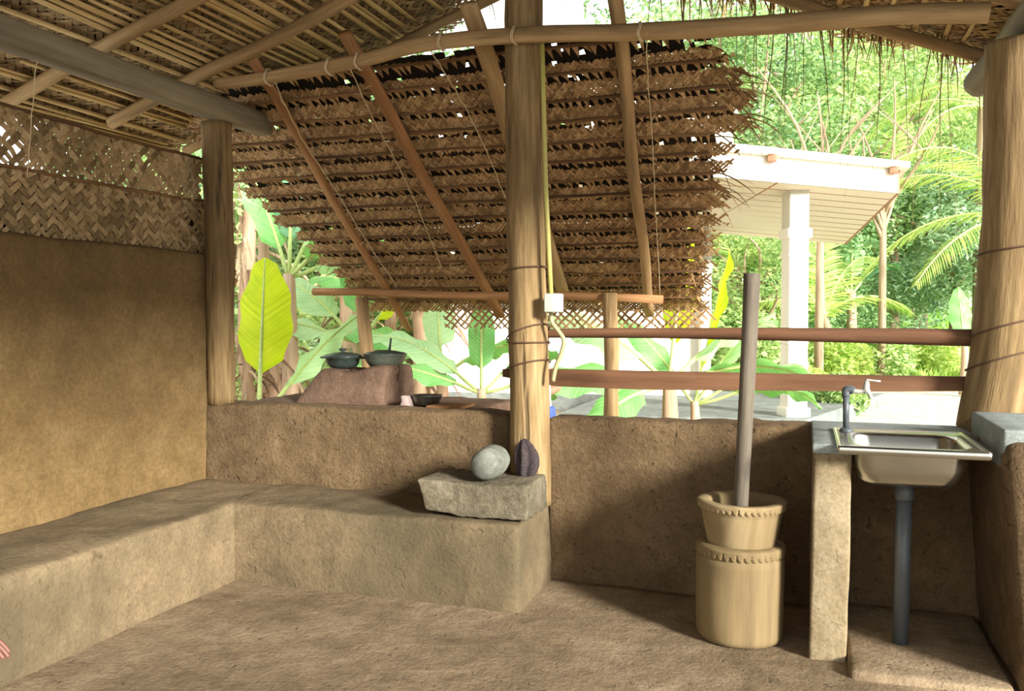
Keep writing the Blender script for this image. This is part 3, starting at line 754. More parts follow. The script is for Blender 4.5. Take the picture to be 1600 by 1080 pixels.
bm = new(); lathe(bm, (mc[0] + .005, mc[1], 0), prof, 300, lambda an, z, r: carve(.585, 44, .009, .024)(an, z, r) if r > .15 or z < .5 else 0); obj('mortar_bowl', bm, M['mortar'], mt)
def fix_uv(o, s=1.0):
    me = o.data; uv = me.uv_layers[0] if me.uv_layers else me.uv_layers.new()
    for p in me.polygons:
        for li in p.loop_indices:
            v = me.vertices[me.loops[li].vertex_index].co; uv.data[li].uv = ((v.x * .9 + v.y * 1.1) * s, v.z * s)
for ch in mt.children: fix_uv(ch)
bm = new(); tube(bm, lerp_pts([(mc[0] + .0, 3.80, .50), P(1165, 650, y=3.83), P(1175, 428, y=3.86)], 8), [.031 + .004 * k / 16 for k in range(17)], 18, .07)
obj('pestle', bm, M['pestle'], label='long dark wooden pestle pole standing in the mortar', cat='pestle')

# ------------------------------------------------------------------ grinding stone
bm = new()
def tps(p):
    q = p.copy(); zc = (p.z - .425) / .17
    left = max(0, min(1, (-1.55 - p.x) / .25)); right = max(0, min(1, (p.x + 1.38) / .13))
    q.x += (.04 * (1 - zc)) * left * left; q.z += .02 * left * (1 - zc); q.z += .0
    q.z -= .009 * math.exp(-((p.x + 1.5) / .16) ** 2) * max(0, zc)
    return q
rbox(bm, (-1.80, 3.84, .420), (-1.235, 4.185, .590), .014, .022, .006, 6, 41, amp2=.006, taper=tps)
M_ = Matrix.Rotation(math.radians(1), 4, 'Z'); bmesh.ops.rotate(bm, verts=bm.verts, cent=(-1.52, 3.92, .5), matrix=M_.to_3x3())
obj('grinding_slab', bm, M['stone'], label='rough thick granite grinding slab on the end of the mud bench', cat='grinding stone')
rc = V((-1.50, 3.88, .664)); ra = V((-.06, 1, .0)).normalized(); bm = new(); pts = []; rd = []
for k in range(21):
    t = -1 + 2 * k / 20; pts.append(rc + V((.03, .105, .004)) + ra * t * .145); rd.append(.076 * (max(.02, 1 - abs(t) ** 5)) ** .5 + .002)
tube(bm, pts, rd, 28, .05); 
obj('stone_roller', bm, M['stone2'], label='smooth grey round stone roller lying on top of the grinding slab', cat='grinding stone')
bm = new(); pts = [V((-1.335, 4.12, .57)), V((-1.33, 4.12, .62)), V((-1.325, 4.125, .68)), V((-1.335, 4.13, .73)), V((-1.345, 4.13, .77))]
tube(bm, lerp_pts(pts, 5), [.028, .03, .034, .04, .042, .044, .047, .05, .05, .05, .05, .048, .046, .042, .04, .036, .03, .026, .02, .014, .006], 40, .9)
for k in range(30): dangle(bm, (R(-1.37, -1.30), 4.10, R(.64, .77)), R(.02, .06), (R(-1, 1), -.6, R(-.5, 1)), .004, .3, n=4, grav=.3)
obj('coir_husk', bm, M['fibre'], label='dark fibrous coconut husk propped against the central post behind the roller', cat='husk')

# ------------------------------------------------------------------ hearth
bm = new(); rbox(bm, (-3.46, 4.575, -.1), (-1.84, 5.5, .838), .03, .06, .012, 3, 51, amp2=.004)
obj('hearth_counter', bm, M['stove'], label='mud hearth counter behind the low wall, under the sloping screen', cat='counter')
bm = new(); sx0, sx1, sy0, sy1 = -3.13, -2.485, 4.80, 5.3
def tst(p):
    k = max(0, (p.z - .83) / .23); f = max(0, (-2.62 - p.x) / .5)
    return V((p.x + .17 * k * min(1, f * 1.4), p.y + (.05 * k if p.y < 5.0 else -.05 * k), p.z - .018 * f * k + .012 * math.sin((p.x + 2.7) * 9) * k))
rbox(bm, (sx0, sy0, .80), (sx1, sy1, 1.065), .035, .03, .010, 5, 52, amp2=.004, taper=tst)
obj('clay_stove', bm, M['stove'], label='raised clay stove mound on the hearth counter carrying two pans', cat='stove')
def pot(name, c, prof, mat, label, cat, lid=None, extras=None):
    t = thing(name, c, label, cat); bm = new(); lathe(bm, c, prof, 40, close_top=False); obj('body', bm, M[mat], t); return t
c1 = P(536, 581, y=5.02)
p1 = pot('cooking_pot', (c1.x, c1.y, 1.052), [(.06, .0), (.085, .006), (.105, .03), (.112, .062), (.13, .068), (.132, .074), (.11, .075)], 'pot', 'dark round cooking pot with a knobbed lid on the left of the clay stove', 'pot')
bm = new(); lathe(bm, (c1.x, c1.y, 1.052), [(.128, .075), (.129, .08), (.10, .092), (.05, .102), (.014, .104), (.011, .112), (.028, .118), (.03, .125), (.01, .130)], 40); obj('lid', bm, M['pot'], p1)
for sx in (-1, 1):
    bm = new(); tube(bm, lerp_pts([(c1.x + sx * .125, c1.y - .03, 1.118), (c1.x + sx * .155, c1.y - .02, 1.120), (c1.x + sx * .155, c1.y + .02, 1.120), (c1.x + sx * .125, c1.y + .03, 1.118)], 4), .006, 8); obj('handle', bm, M['pot'], p1)
c2 = P(602, 579, y=5.05)
p2 = pot('frying_pan', (c2.x, c2.y, 1.062), [(.085, .0), (.10, .004), (.128, .045), (.143, .082), (.146, .084), (.14, .084), (.10, .012), (.02, .01)], 'wok', 'wide grey-green deep pan with a shallow cover on the right of the clay stove', 'pan')
bm = new(); lathe(bm, (c2.x, c2.y, 1.062), [(.138, .082), (.13, .092), (.06, .106), (.02, .110)], 36); obj('cover', bm, M['pot'], p2)
bm = new(); tube(bm, [(c2.x + .03, c2.y, 1.165), (c2.x + .04, c2.y + .005, 1.25)], [.009, .006], 8); obj('cover_grip', bm, M['pot'], p2)
c3 = P(667, 628, y=4.86)
p3 = pot('metal_bowl', (c3.x, c3.y, .842), [(.05, .0), (.07, .006), (.088, .04), (.094, .062), (.098, .064), (.09, .058), (.06, .01), (.02, .008)], 'alu', 'sooty metal bowl on the wall top right of the clay stove', 'bowl')
c4 = P(636, 628, y=4.8)
bm = new(); rbox(bm, (c4.x - .025, 4.76, .838), (c4.x + .03, 4.84, .905), .012, .015, .014, 14, 53, amp2=.006); obj('small_stone', bm, M['brick'], label='small pinkish stone between the stove and the metal bowl', cat='stone')
a = P(672, 636, y=4.72); bm = new(); rbox(bm, (a.x, 4.66, .842), (a.x + .22, 4.9, .862), .006, .04, .003, 5, 54); obj('wooden_board', bm, M['redwood'], label='flat brown board lying on the hearth counter by the bowl', cat='board')

# ================================================================== outdoors
G = .02
bm = new(); g = {}; nx, ny = 60, 50
for i in range(nx + 1):
    for j in range(ny + 1):
        x = -22 + 52 * i / nx; y = 4.5 + (j / ny) ** 1.6 * 60
        g[i, j] = bm.verts.new((x, y, -.12 + .05 * nz((x, y, 0), .4) + max(0, (y - 22)) * .035))
for i in range(nx):
    for j in range(ny): bm.faces.new((g[i, j], g[i + 1, j], g[i + 1, j + 1], g[i, j + 1]))
obj('ground', bm, M['ground'], kind='structure', origin=False)
def poly(name, pts, h, mat, **kw):
    bm = new(); a = [V(p) for p in pts]; prism(bm, a, [p + V((0, 0, h)) for p in a]); return obj(name, bm, mat, smooth=False, **kw)
poly('gravel_yard', [V((q.x, q.y, -.14)) for q in (P(1255, 700, z=-.03), P(1272, 662, z=-.03), P(1312, 645, z=-.03), P(1322, 612, z=-.03), P(1760, 612, z=-.03), P(1800, 820, z=-.03), P(1300, 820, z=-.03))], .11, M['gravel'], label='pale gravel yard beyond the sink and the leaning post', cat='yard')
bm = new(); g = {}
def mz(x, y): return .0 + .10 * nz((x, y, 1), .35) + .06 * nz((x, y, 1), 1.2) + max(0, (y - 24)) * .06
for i in range(61):
    for j in range(41):
        q = P(1040 + 720 * i / 60, 500, d=17.6 + 34 * (j / 40) ** 1.5); g[i, j] = bm.verts.new((q.x, q.y, mz(q.x, q.y) if j else -.16))
for i in range(60):
    for j in range(40): bm.faces.new((g[i, j], g[i + 1, j], g[i + 1, j + 1], g[i, j + 1]))
obj('meadow', bm, M['grass'], kind='structure', origin=False)
# grass blades
bm = new()
for k in range(16000):
    px = R(1100, 1600); dd = 17.8 + 14 * random.random() ** 1.3
    p = P(px, 500, d=dd); x, y = p.x, p.y
    z = mz(x, y)
    hh = R(.1, .38); l = V((R(-.25, .25), R(-.25, .25), 1)) * hh; sd = V((R(-1, 1), R(-1, 1), 0)).normalized() * R(.02, .05)
    a = bm.verts.new(V((x, y, z)) - sd); b = bm.verts.new(V((x, y, z)) + sd); c = bm.verts.new(V((x, y, z)) + l * .6 + sd * 1.6); d = bm.verts.new(V((x, y, z)) + l)
    bm.faces.new((a, b, c, d))
obj('meadow_grass', bm, M['foliage_y'], smooth=False, label='bright green grass and weeds of the meadow beyond the gravel yard', cat='grass', kind='stuff')

# ------------------------------------------------------------------ the white house
hs = thing('white_house', (3.2, 11.5, 0), 'white single-storey house with a verandah roof on square columns, behind the screen', 'house')
A = P(1401, 302, d=10.8); B = P(1117, 277, d=9.9); Cc = P(1318, 382, d=14.8); D = P(1100, 363, d=13.6)
dAB = (B - A); B2 = A + dAB * 2.4; dCD = (D - Cc); D2 = Cc + dCD * 2.9
bm = new(); prism(bm, [A, B2, D2, Cc], [p + V((0, 0, .05)) for p in (A, B2, D2, Cc)]); obj('soffit', bm, M['cream'], hs, smooth=False)
e = (Cc - A).normalized()
# plank joints of the soffit
bm = new()
for k in range(1, 11):
    f = k / 11; p = A.lerp(Cc, f); q = B2.lerp(D2, f); tube(bm, [p + V((0, 0, -.001)), q + V((0, 0, -.001))], .006, 4)
obj('soffit_joints', bm, M['brown_paint'], hs)
bm = new()
for f in (.42, .72): p = A.lerp(B2, f * .55 + .05); q = Cc.lerp(D2, f * .55 + .14); tube(bm, [p, q], .012, 4)
obj('soffit_battens', bm, M['brown_paint'], hs)
up1 = V((0, 0, .29)); out = -e * .03
bm = new(); prism(bm, [A + out, B2 + out, B2 - out, A - out], [p + up1 for p in (A + out, B2 + out, B2 - out, A - out)]); obj('fascia', bm, M['white'], hs, smooth=False)
ext = (A - B).normalized() * .16
bm = new(); t0 = [A + ext + up1 - e * .18, B2 + up1 - e * .18, D2 + V((0, 0, .35)), Cc + ext + V((0, 0, .35))]; prism(bm, t0, [p + V((0, 0, .07)) for p in t0]); obj('roof_sheet', bm, M['white'], hs, smooth=False)
bm = new(); s1 = [A, A + ext * .3, Cc + ext * .3, Cc]; prism(bm, s1, [p + V((0, 0, .3)) for p in s1]); obj('side_fascia', bm, M['brown_paint'], hs, smooth=False)
for f in (.012, .295, .6):
    p = A.lerp(B2, f * 1.0) + up1 * .92 - e * .09; bm = new(); rbox(bm, p - V((.05, .06, .05)), p + V((.05, .06, .04)), .006, .1); obj('purlin_end', bm, M['brown_paint'], hs)
# upper gable part of the house
g1 = P(1076, 150, d=12.5); g2 = P(1147, 182, d=12.5); g3 = P(1150, 245, d=12.5); g4 = P(1060, 240, d=12.5); back = V((-1.2, 5, 0))
g0 = P(900, 90, d=12.5); g5 = P(900, 240, d=12.5)
bm = new(); prism(bm, [g0, g1, g2 - V((.06, 0, 0)), g3, g5], [p + back for p in (g0, g1, g2 - V((.06, 0, 0)), g3, g5)]); obj('upper_wall', bm, M['cream'], hs, smooth=False)
bm = new(); q = [g0 - V((0, .15, 0)), g2 + V((.06, -.15, -.03)), g2 + V((.06, -.15, .1)), g0 + V((0, -.15, .13))]; prism(bm, q, [p + back for p in q]); obj('upper_roof', bm, M['white'], hs, smooth=False)
# walls
w0 = P(676, 600, d=14.2); w1 = P(1098, 600, d=13.4); 
wdir = (w1 - w0); wn = V((-wdir.y, wdir.x, 0)).normalized()
q = [V((w0.x, w0.y, .1)), V((w1.x, w1.y, .1)), V((w1.x, w1.y, .1)) + wn * 5, V((w0.x, w0.y, .1)) + wn * 5]
bm = new(); prism(bm, q, [p + V((0, 0, 3.2)) for p in q]); obj('house_wall', bm, M['white'], hs, smooth=False)
q = [p + V((0, 0, -.25)) for p in q]; q = [q[0] - wn * .1 + V((-.1, 0, 0)), q[1] - wn * .1, q[2], q[3]]
bm = new(); prism(bm, q, [p + V((0, 0, .32)) for p in q]); obj('plinth', bm, M['cement'], hs, smooth=False)
# verandah floor
v = [P(868, 648, z=.16), P(1262, 655, z=.16), P(1262, 655, z=.16) + V((1.2, 4.2, 0)), P(868, 648, z=.16) + V((0, 4, 0))]
bm = new(); prism(bm, [p - V((0, 0, .3)) for p in v], v); obj('verandah_floor', bm, M['cement'], hs, smooth=False)
def column(px, d, wd, zb, zt_, name='column'):
    c = P(px, 500, d=d); rz = PSI + .1
    bm = new()
    for (hw, z0, z1) in ((wd * .5, zb, zt_), (wd * .62, zb, zb + .12), (wd * .55, zb + .62, zb + .66), (wd * .53, zb + .9, zb + .94), (wd * .55, zt_ - .85, zt_ - .8), (wd * .62, zt_ - .62, zt_ - .5), (wd * .5, zt_ - .5, zt_)):
        rbox(bm, (c.x - hw, c.y - hw, z0), (c.x + hw, c.y + hw, z1), .012, .4)
    bmesh.ops.rotate(bm, verts=bm.verts, cent=c, matrix=Matrix.Rotation(rz, 3, 'Z'))
    obj(name, bm, M['white'], hs); return c
column(1241, 10.75, .25, .15, 2.98); column(1101, 13.3, .16, .15, 2.75)
cc = P(1247, 296, d=10.7); bm = new(); rbox(bm, cc - V((.07, .07, .05)), cc + V((.07, .07, .05)), .005, .1); obj('purlin_end', bm, M['brown_paint'], hs)

# ------------------------------------------------------------------ plants
def blade(bm, base, d, ln, wd, up=(0, 0, 1), droop=.5, n=14, fold=.25, tears=0, m=6, wave=.03, roll=0.0):
    """a broad banana leaf with a folded, torn, wavy blade; returns midline"""
    uvl = bm.loops.layers.uv.verify(); p = V(base); d = V(d).normalized(); line = []; cols = []
    upv = V(up); upv = (upv - d * upv.dot(d)).normalized()
    tear = {random.randint(2, n - 2): random.choice((-1, 1)) for _ in range(tears)}
    ph = R(0, 6)
    for i in range(n + 1):
        t = i / n; side = d.cross(upv).normalized(); side = (side * math.cos(roll) + upv * math.sin(roll)); nn = side.cross(d).normalized()
        wv = wd / 2 * (math.sin(math.pi * min(1, .06 + t * .94) ** .8)) ** .55 if 0 < i < n else .008
        row = []
        for k in range(-m, m + 1):
            u = k / m; pull = .0
            row.append((p + side * u * wv * math.cos(fold * abs(u)) + nn * (-abs(u) * wv * math.sin(fold) * abs(u)) + nn * wave * math.sin(t * 19 + ph + (u > 0) * 2) * abs(u) + d * abs(u) ** 1.5 * wv * .22, t, u))
        cols.append(row); line.append(p.copy())
        p = p + d * ln / n; d = (d + V((0, 0, -1)) * droop / n * (.4 + 1.2 * t)).normalized(); upv = (upv - d * upv.dot(d)).normalized()
    for i in range(n):
        for k in range(2 * m):
            sgn = -1 if k < m else 1
            a, b = cols[i], cols[i + 1]
            vs = [a[k], a[k + 1], b[k + 1], b[k]]
            sh = {}
            if tear.get(i) == sgn:      # a torn slit: shorten this strip towards the margin
                outer = (k < m and k < m * .65) or (k >= m and k > m * 1.35)
                if outer:
                    fct = .7
                    vs = [a[k], a[k + 1], (b[k + 1][0].lerp(a[k + 1][0], fct), b[k + 1][1], b[k + 1][2]), (b[k][0].lerp(a[k][0], fct + .15), b[k][1], b[k][2])]
            f = bm.faces.new([bm.verts.new(v_[0]) for v_ in vs]); f.smooth = True
            for lp, v_ in zip(f.loops, vs): lp[uvl].uv = (v_[2], v_[1] * 1.0 + abs(v_[2]) * -.12)
    bmesh.ops.remove_doubles(bm, verts=bm.verts, dist=.0006)
    return line
def banana(base, hgt, r, leaves, label, lean=(0, 0), stem='pseudo', name='banana_plant'):
    """leaves: (azimuth deg, elevation deg, petiole, length, width, droop, roll, material)"""
    t = thing(name, base, label, 'banana plant', 'banana plants')
    b = V(base); top = b + V((lean[0], lean[1], hgt))
    bm = new(); tube(bm, lerp_pts([b, b.lerp(top, .5) + V((.01, 0, 0)), top], 5), [r * (1.15 - .5 * k / 10) for k in range(11)], 14, .12); obj('stem', bm, M[stem], t)
    for az, el, pet, ln, wd, dr, roll, mt_ in leaves:
        a = math.radians(az); e_ = math.radians(el)
        d = V((math.cos(a) * math.cos(e_), math.sin(a) * math.cos(e_), math.sin(e_)))
        p0 = top - V((0, 0, .04)); p1 = p0 + d * pet
        lf = None
        bm = new(); line = blade(bm, p1, d, ln, wd, droop=dr, roll=roll); lf = obj('leaf', bm, M[mt_], t, smooth=False)
        for pg in lf.data.polygons: pg.use_smooth = True
        bm = new(); L2 = [p0, p0.lerp(p1, .5) + V((0, 0, -.01)), p1] + [q - V((0, 0, .004)) for q in line[1:]]
        k = len(L2); tube(bm, L2, [r * .22 * (1 - .85 * i / (k - 1)) + .003 for i in range(k)], 8); obj('leaf_stalk', bm, M['stalk'], lf)
    return t
def leafy(bm, c, rad, n, size, squash=.8, hollow=.3):
    for k in range(n):
        d = V((R(-1, 1), R(-1, 1), R(-1, 1)))
        while d.length > 1 or d.length < hollow: d = V((R(-1, 1), R(-1, 1), R(-1, 1)))
        p = V(c) + V((d.x * rad, d.y * rad, d.z * rad * squash))
        a = V((R(-1, 1), R(-1, 1), R(-.6, .6))).normalized(); b = a.cross(V((R(-1, 1), R(-1, 1), R(-1, 1)))).normalized(); s = size * R(.6, 1.3)
        v = [bm.verts.new(p + a * s), bm.verts.new(p + b * s * .42), bm.verts.new(p - a * s), bm.verts.new(p - b * s * .42)]
        bm.faces.new(v)
def tree(base, hgt, crown, label, mat='foliage', n=4200, size=.12, tr=.16, cl=16, squash=.75, low=.35, cat='tree', name='tree', trunk=True):
    t = thing(name, base, label, cat); b = V(base)
    bm = new(); lm = new()
    top = b + V((R(-.4, .4), R(-.4, .4), hgt * .62)); tube(bm, lerp_pts([b, b.lerp(top, .5) + V((R(-.2, .2), 0, 0)), top], 4), [tr * (1.2 - .6 * k / 8) for k in range(9)], 10, .12)
    for k in range(cl):
        a = R(0, 6.28); rr_ = crown * R(.15, 1) ; h = hgt * R(low, 1.0)
        c = b + V((math.cos(a) * rr_, math.sin(a) * rr_, h)); s = b.lerp(top, R(.45, 1))
        tube(bm, lerp_pts([s, s.lerp(c, .5) + V((R(-.3, .3), R(-.3, .3), .2)), c], 4), [tr * .4 * (1 - .85 * q / 8) + .01 for q in range(9)], 6, .1)
        leafy(lm, c, crown * R(.3, .5), n // cl, size, squash)
    if trunk: obj('trunk', bm, M['bark'], t)
    else: bm.free()
    obj('foliage', lm, M[mat], t, smooth=False); return t
def frond(bm, base, d, ln, droop=.9, n=26, lw=.5, wd=.03, hang=.3):
    p = V(base); d = V(d).normalized(); pts = [p.copy()]
    for i in range(n):
        t = i / n; side = d.cross(V((0, 0, 1))).normalized()
        ll = lw * math.sin(math.pi * (.12 + .85 * t)) ** .7
        for sg in (-1, 1):
            for rep in range(2):
                a = (side * sg + d * (.55 + .5 * t) + V((0, 0, -hang + R(-.15, .15)))).normalized(); q = p + d * ln / n * rep * .5
                tip = q + a * ll * R(.85, 1.05) + V((0, 0, -ll * .35 * hang)); mid = q + a * ll * .5
                s2 = d * wd / 2
                v = [bm.verts.new(q - s2 * .6), bm.verts.new(mid - s2), bm.verts.new(tip), bm.verts.new(mid + s2), bm.verts.new(q + s2 * .6)]
                bm.faces.new(v)
        p = p + d * ln / n; d = (d + V((0, 0, -1)) * droop / n).normalized(); pts.append(p.copy())
    return pts
def palm(base, hgt, fronds, label, r=.12, mat='palm', lean=(0, 0)):
    t = thing('coconut_palm', base, label, 'palm', 'coconut palms'); b = V(base); top = b + V((lean[0], lean[1], hgt))
    bm = new(); tube(bm, lerp_pts([b, b.lerp(top, .5), top], 5), [r * (1.2 - .4 * k / 10) for k in range(11)], 12, .1); obj('trunk', bm, M['bark'], t)
    for az, el, ln, dr, lw in fronds:
        a = math.radians(az); e_ = math.radians(el); d = V((math.cos(a) * math.cos(e_), math.sin(a) * math.cos(e_), math.sin(e_)))
        bm = new(); pts = frond(bm, top, d, ln, dr, lw=lw, wd=.045); f = obj('frond', bm, M[mat], t, smooth=False)
        bm = new(); tube(bm, pts, [.028 * (1 - .8 * i / len(pts)) + .004 for i in range(len(pts))], 6); obj('rachis', bm, M['stalk'], f)
    return t
def gp(px, d, z=-.08): p = P(px, 500, d=d); return (p.x, p.y, z)
AZ = math.degrees(PSI)          # azimuth 0 = picture right
def az(a): return a + AZ
# big yellow-green banana leaf plant at the left, beyond the corner post
banana(gp(402, 7.2), .62, .075, [
    (az(80), 84, .42, .98, .50, .1, 0, 'banana_y'), (az(8), 52, .38, .85, .34, .5, .5, 'banana_p'), (az(175), 42, .45, .8, .36, 1.5, .2, 'banana_d'),
    (az(-15), 22, .35, .75, .30, 1.0, .5, 'banana_p'), (az(-60), 12, .25, .8, .3, .8, .4, 'banana_p'), (az(200), 5, .3, .7, .32, .6, .4, 'banana')],
    'banana plant with one big upright yellow-green leaf, just right of the left post')
banana(gp(452, 8.6), 1.9, .09, [(az(95), 78, .4, 1.1, .5, .3, 0, 'banana_d'), (az(20), 65, .3, 1.3, .45, .7, .3, 'banana_p'), (az(160), 70, .3, 1.2, .4, .8, .3, 'banana'), (az(40), 20, .3, 1.2, .4, 1.4, .3, 'banana_p'), (az(-30), 35, .3, 1.1, .42, 1.6, .3, 'banana')],
    'banana plant with dull green leaves behind the yellow leaf')
banana(gp(412, 9.8), 2.9, .075, [(az(120), 70, .4, 1.5, .5, .9, .3, 'banana_p'), (az(60), 65, .4, 1.6, .5, 1.0, .3, 'banana_p'), (az(10), 40, .4, 1.5, .5, 1.3, .3, 'banana'), (az(190), 40, .4, 1.3, .5, 1.5, .3, 'banana')],
    'tall banana plant right beside the left post, its leaves reaching the screen')
banana(gp(560, 8.8), 1.25, .085, [(az(150), 40, .4, 1.2, .42, 1.3, .5, 'banana_p'), (az(100), 75, .3, 1.2, .42, .4, .2, 'banana'), (az(30), 50, .3, 1.0, .4, 1.2, .5, 'banana_y'), (az(190), 20, .3, .9, .4, 1.2, .5, 'banana_p')],
    'banana plant behind the two cooking pots')
banana(gp(610, 9.6), 1.6, .085, [(az(60), 70, .3, 1.0, .4, .5, .2, 'banana'), (az(10), 25, .3, 1.1, .4, 1.0, .5, 'banana_y'), (az(150), 30, .3, 1.0, .4, 1.0, .5, 'banana')],
    'banana plant behind the pan, with a curling yellow-green leaf')
banana(gp(690, 8.4), .95, .075, [(az(160), 35, .3, .9, .38, 1.2, .5, 'banana'), (az(185), 10, .3, .9, .36, .9, .6, 'banana'), (az(100), 60, .3, .8, .34, .9, .2, 'banana_p'), (az(20), 30, .25, .8, .36, 1.3, .5, 'banana')],
    'young banana plant right of the pan, against the white wall')
banana(gp(752, 7.8), .82, .06, [(az(92), 82, .22, .66, .26, .2, .1, 'banana'), (az(168), 38, .3, .95, .32, 1.0, .6, 'banana_p'), (az(190), 22, .25, .8, .24, .5, .7, 'banana'), (az(20), 42, .24, .62, .42, 1.6, .6, 'banana'), (az(5), 14, .3, .45, .3, 1.8, .7, 'banana'), (az(-80), -50, .05, .3, .16, .6, .2, 'banana_y')],
    'small banana plant standing against the white wall just left of the central post')
banana(gp(1046, 7.4), .95, .085, [(az(170), 40, .3, 1.1, .46, 1.3, .5, 'banana_p'), (az(190), 8, .3, 1.05, .42, .8, .6, 'banana'), (az(60), 72, .35, 1.1, .34, .2, .2, 'banana_y'), (az(20), 38, .3, .95, .46, 1.1, .5, 'banana_p'), (az(-5), 15, .3, 1.0, .4, 1.1, .5, 'banana'), (az(215), -12, .3, .8, .34, 1.2, .5, 'banana')],
    'banana plant with a reddish stem behind the thin screen post and rails')
banana(gp(1086, 7.9), .70, .055, [(az(30), 50, .35, 1.0, .40, .9, .4, 'banana_p'), (az(5), 30, .35, 1.0, .38, 1.6, .4, 'banana_p'), (az(160), 55, .3, .9, .36, .9, .5, 'banana'), (az(55), 62, .35, 1.35, .34, .3, .9, 'banana_y'), (az(-10), 18, .4, .8, .3, 1.5, .4, 'banana')],
    'banana plant with broad pale leaves left of the pestle top')
banana(gp(1508, 15.5, .0), .9, .08, [(az(100), 80, .2, .9, .4, .2, .3, 'banana'), (az(170), 20, .3, .7, .3, .8, .4, 'banana'), (az(10), 25, .3, .8, .3, .8, .4, 'banana')],
    'small banana plant at the edge of the meadow left of the leaning post')
banana(gp(1330, 21, .1), 1.9, .14, [(az(150), 60, .4, 1.7, .6, .9, .4, 'banana'), (az(30), 40, .4, 1.6, .6, 1.4, .4, 'banana_d'), (az(200), 30, .4, 1.5, .6, 1.2, .4, 'banana'), (az(70), 75, .4, 1.5, .6, .6, .2, 'banana_p')],
    'banana plant in the meadow right of the white column')
# palms
palm(gp(1316, 17.5, .1), 1.3, [(az(160), 62, 2.6, 1.2, .6), (az(120), 70, 2.4, 1.0, .6), (az(40), 62, 2.4, 1.4, .6), (az(10), 42, 2.2, 1.6, .6), (az(185), 35, 2.4, 1.5, .6), (az(80), 80, 2.2, .8, .5)], 'young coconut palm with a slender leaning trunk right of the white column', .10, lean=(-.35, 0))
palm(gp(1600, 17, .1), 3.2, [(az(172), 50, 4.0, 2.0, .75), (az(160), 20, 3.6, 1.6, .7), (az(185), 65, 3.8, 2.4, .8), (az(120), 60, 3, 1.5, .7), (az(200), 5, 3.2, 1.2, .7)], 'coconut palm behind the leaning post, its frond arching left over the meadow', .14)
palm(gp(1150, 19, .1), 2.4, [(az(20), 40, 3.2, 1.5, .8), (az(150), 50, 3.0, 1.5, .8), (az(60), 60, 3.0, 1.2, .8), (az(5), 15, 3.0, 1.2, .8), (az(120), 70, 3, .9, .8), (az(190), 20, 2.8, 1.4, .8)], 'coconut palm seen under the white verandah roof, left of the column', .14)
palm(gp(1530, 22, .1), 6.6, [(az(150), 30, 3.6, 1.8, .8), (az(100), 50, 3.6, 1.5, .8), (az(200), 5, 3.4, 1.6, .8), (az(30), 40, 3.6, 1.6, .8), (az(-40), 10, 3.4, 1.6, .8)], 'tall coconut palm with yellowish fronds at the top beside the leaning post', .16)
palm(gp(1395, 25, .2), 4.9, [(az(70), 75, 3, .7, .6), (az(120), 50, 3, 1.3, .7), (az(30), 40, 3, 1.5, .7), (az(170), 20, 3, 1.3, .7), (az(0), 12, 3, 1.4, .7)], 'coconut palm whose fronds rise just over the verandah roof', .15)
# trees
TR = [(1190, 27, 11, 4.2, 'foliage', 'large spreading tree with pale green leaves above the verandah roof', .102, 19800),
      (1330, 30, 12, 4.8, 'foliage', 'tall light green tree behind the tip of the verandah roof', .102, 19800),
      (1440, 33, 10.5, 4.6, 'foliage_b', 'tall tree further back, left of the leaning post', .108, 17600),
      (1490, 24, 6.2, 3.0, 'foliage_b', 'dense bluish green tree beyond the meadow beside the leaning post', .078, 19800),
      (1400, 28, 5.6, 3.4, 'foliage_b', 'rounded bushy tree at the end of the meadow', .078, 19800),
      (1130, 24, 9.5, 3.4, 'foliage_d', 'darker green tree behind the upper part of the white house', .090, 15400),
      (1255, 23, 4.0, 2.4, 'foliage_d', 'low dark green tree under the verandah roof behind the white column', .072, 13200),
      (1180, 17.5, 3.2, 1.3, 'foliage', 'small leafy tree behind the top of the pestle', .054, 11000),
      (1580, 30, 9, 4.5, 'foliage', 'tree beyond the right edge of the leaning post', .096, 13200)]
for px, d, h, cr, mt_, lab, sz, n in TR:
    tree(gp(px, d, .1), h, cr, lab, mt_, n, sz, .14 * h / 6, 20, low=.22 if h < 8 else .3)
TL = [(380, 16, 5.0, 2.6, 'foliage', 'leafy tree in the thicket seen just right of the left post', .10, 7000),
      (470, 20, 6.0, 3.2, 'foliage_b', 'tree in the thicket behind the tall banana plants', .12, 7000),
      (560, 18, 4.5, 2.4, 'foliage', 'tree in the thicket behind the pots', .10, 6000),
      (640, 21, 6.0, 2.8, 'foliage_d', 'dark tree at the left end of the white house wall', .12, 6000),
      (300, 22, 7, 3.5, 'foliage_d', 'dark tree behind the left mud wall', .13, 5000)]
for px, d, h, cr, mt_, lab, sz, n in TL:
    tree(gp(px, d, -.05), h, cr, lab, mt_, n, sz, .12 * h / 6, 16, low=.12)
# bare forked branches over the verandah roof
for px, d, lab, hh in ((1280, 15.5, 'bare pale forked branches of a thin tree above the verandah roof', 6.2), (1378, 17.5, 'thin bare tree with upright branches right above the tip of the verandah roof', 6.6)):
    b = V(gp(px, d, 0)); bm = new(); top = b + V((0, 0, hh * .55)); tube(bm, [b, top], [.09, .06], 8, .1)
    for k in range(9):
        a = R(0, 6.28); s = b.lerp(top, R(.8, 1)); c = s + V((math.cos(a) * R(.5, 1.8), math.sin(a) * R(.3, 1), R(1.0, 2.8))); q = s.lerp(c, .5) + V((R(-.3, .3), 0, .2)); tube(bm, lerp_pts([s, q, c], 4), [.04 * (1 - .8 * i / 8) + .004 for i in range(9)], 6, .1)
        c2 = q + V((R(-1.2, 1.2), 0, R(.4, 1.4))); tube(bm, [q, c2], [.02, .005], 5)
    obj('bare_tree', bm, M['bark'], label=lab, cat='tree')
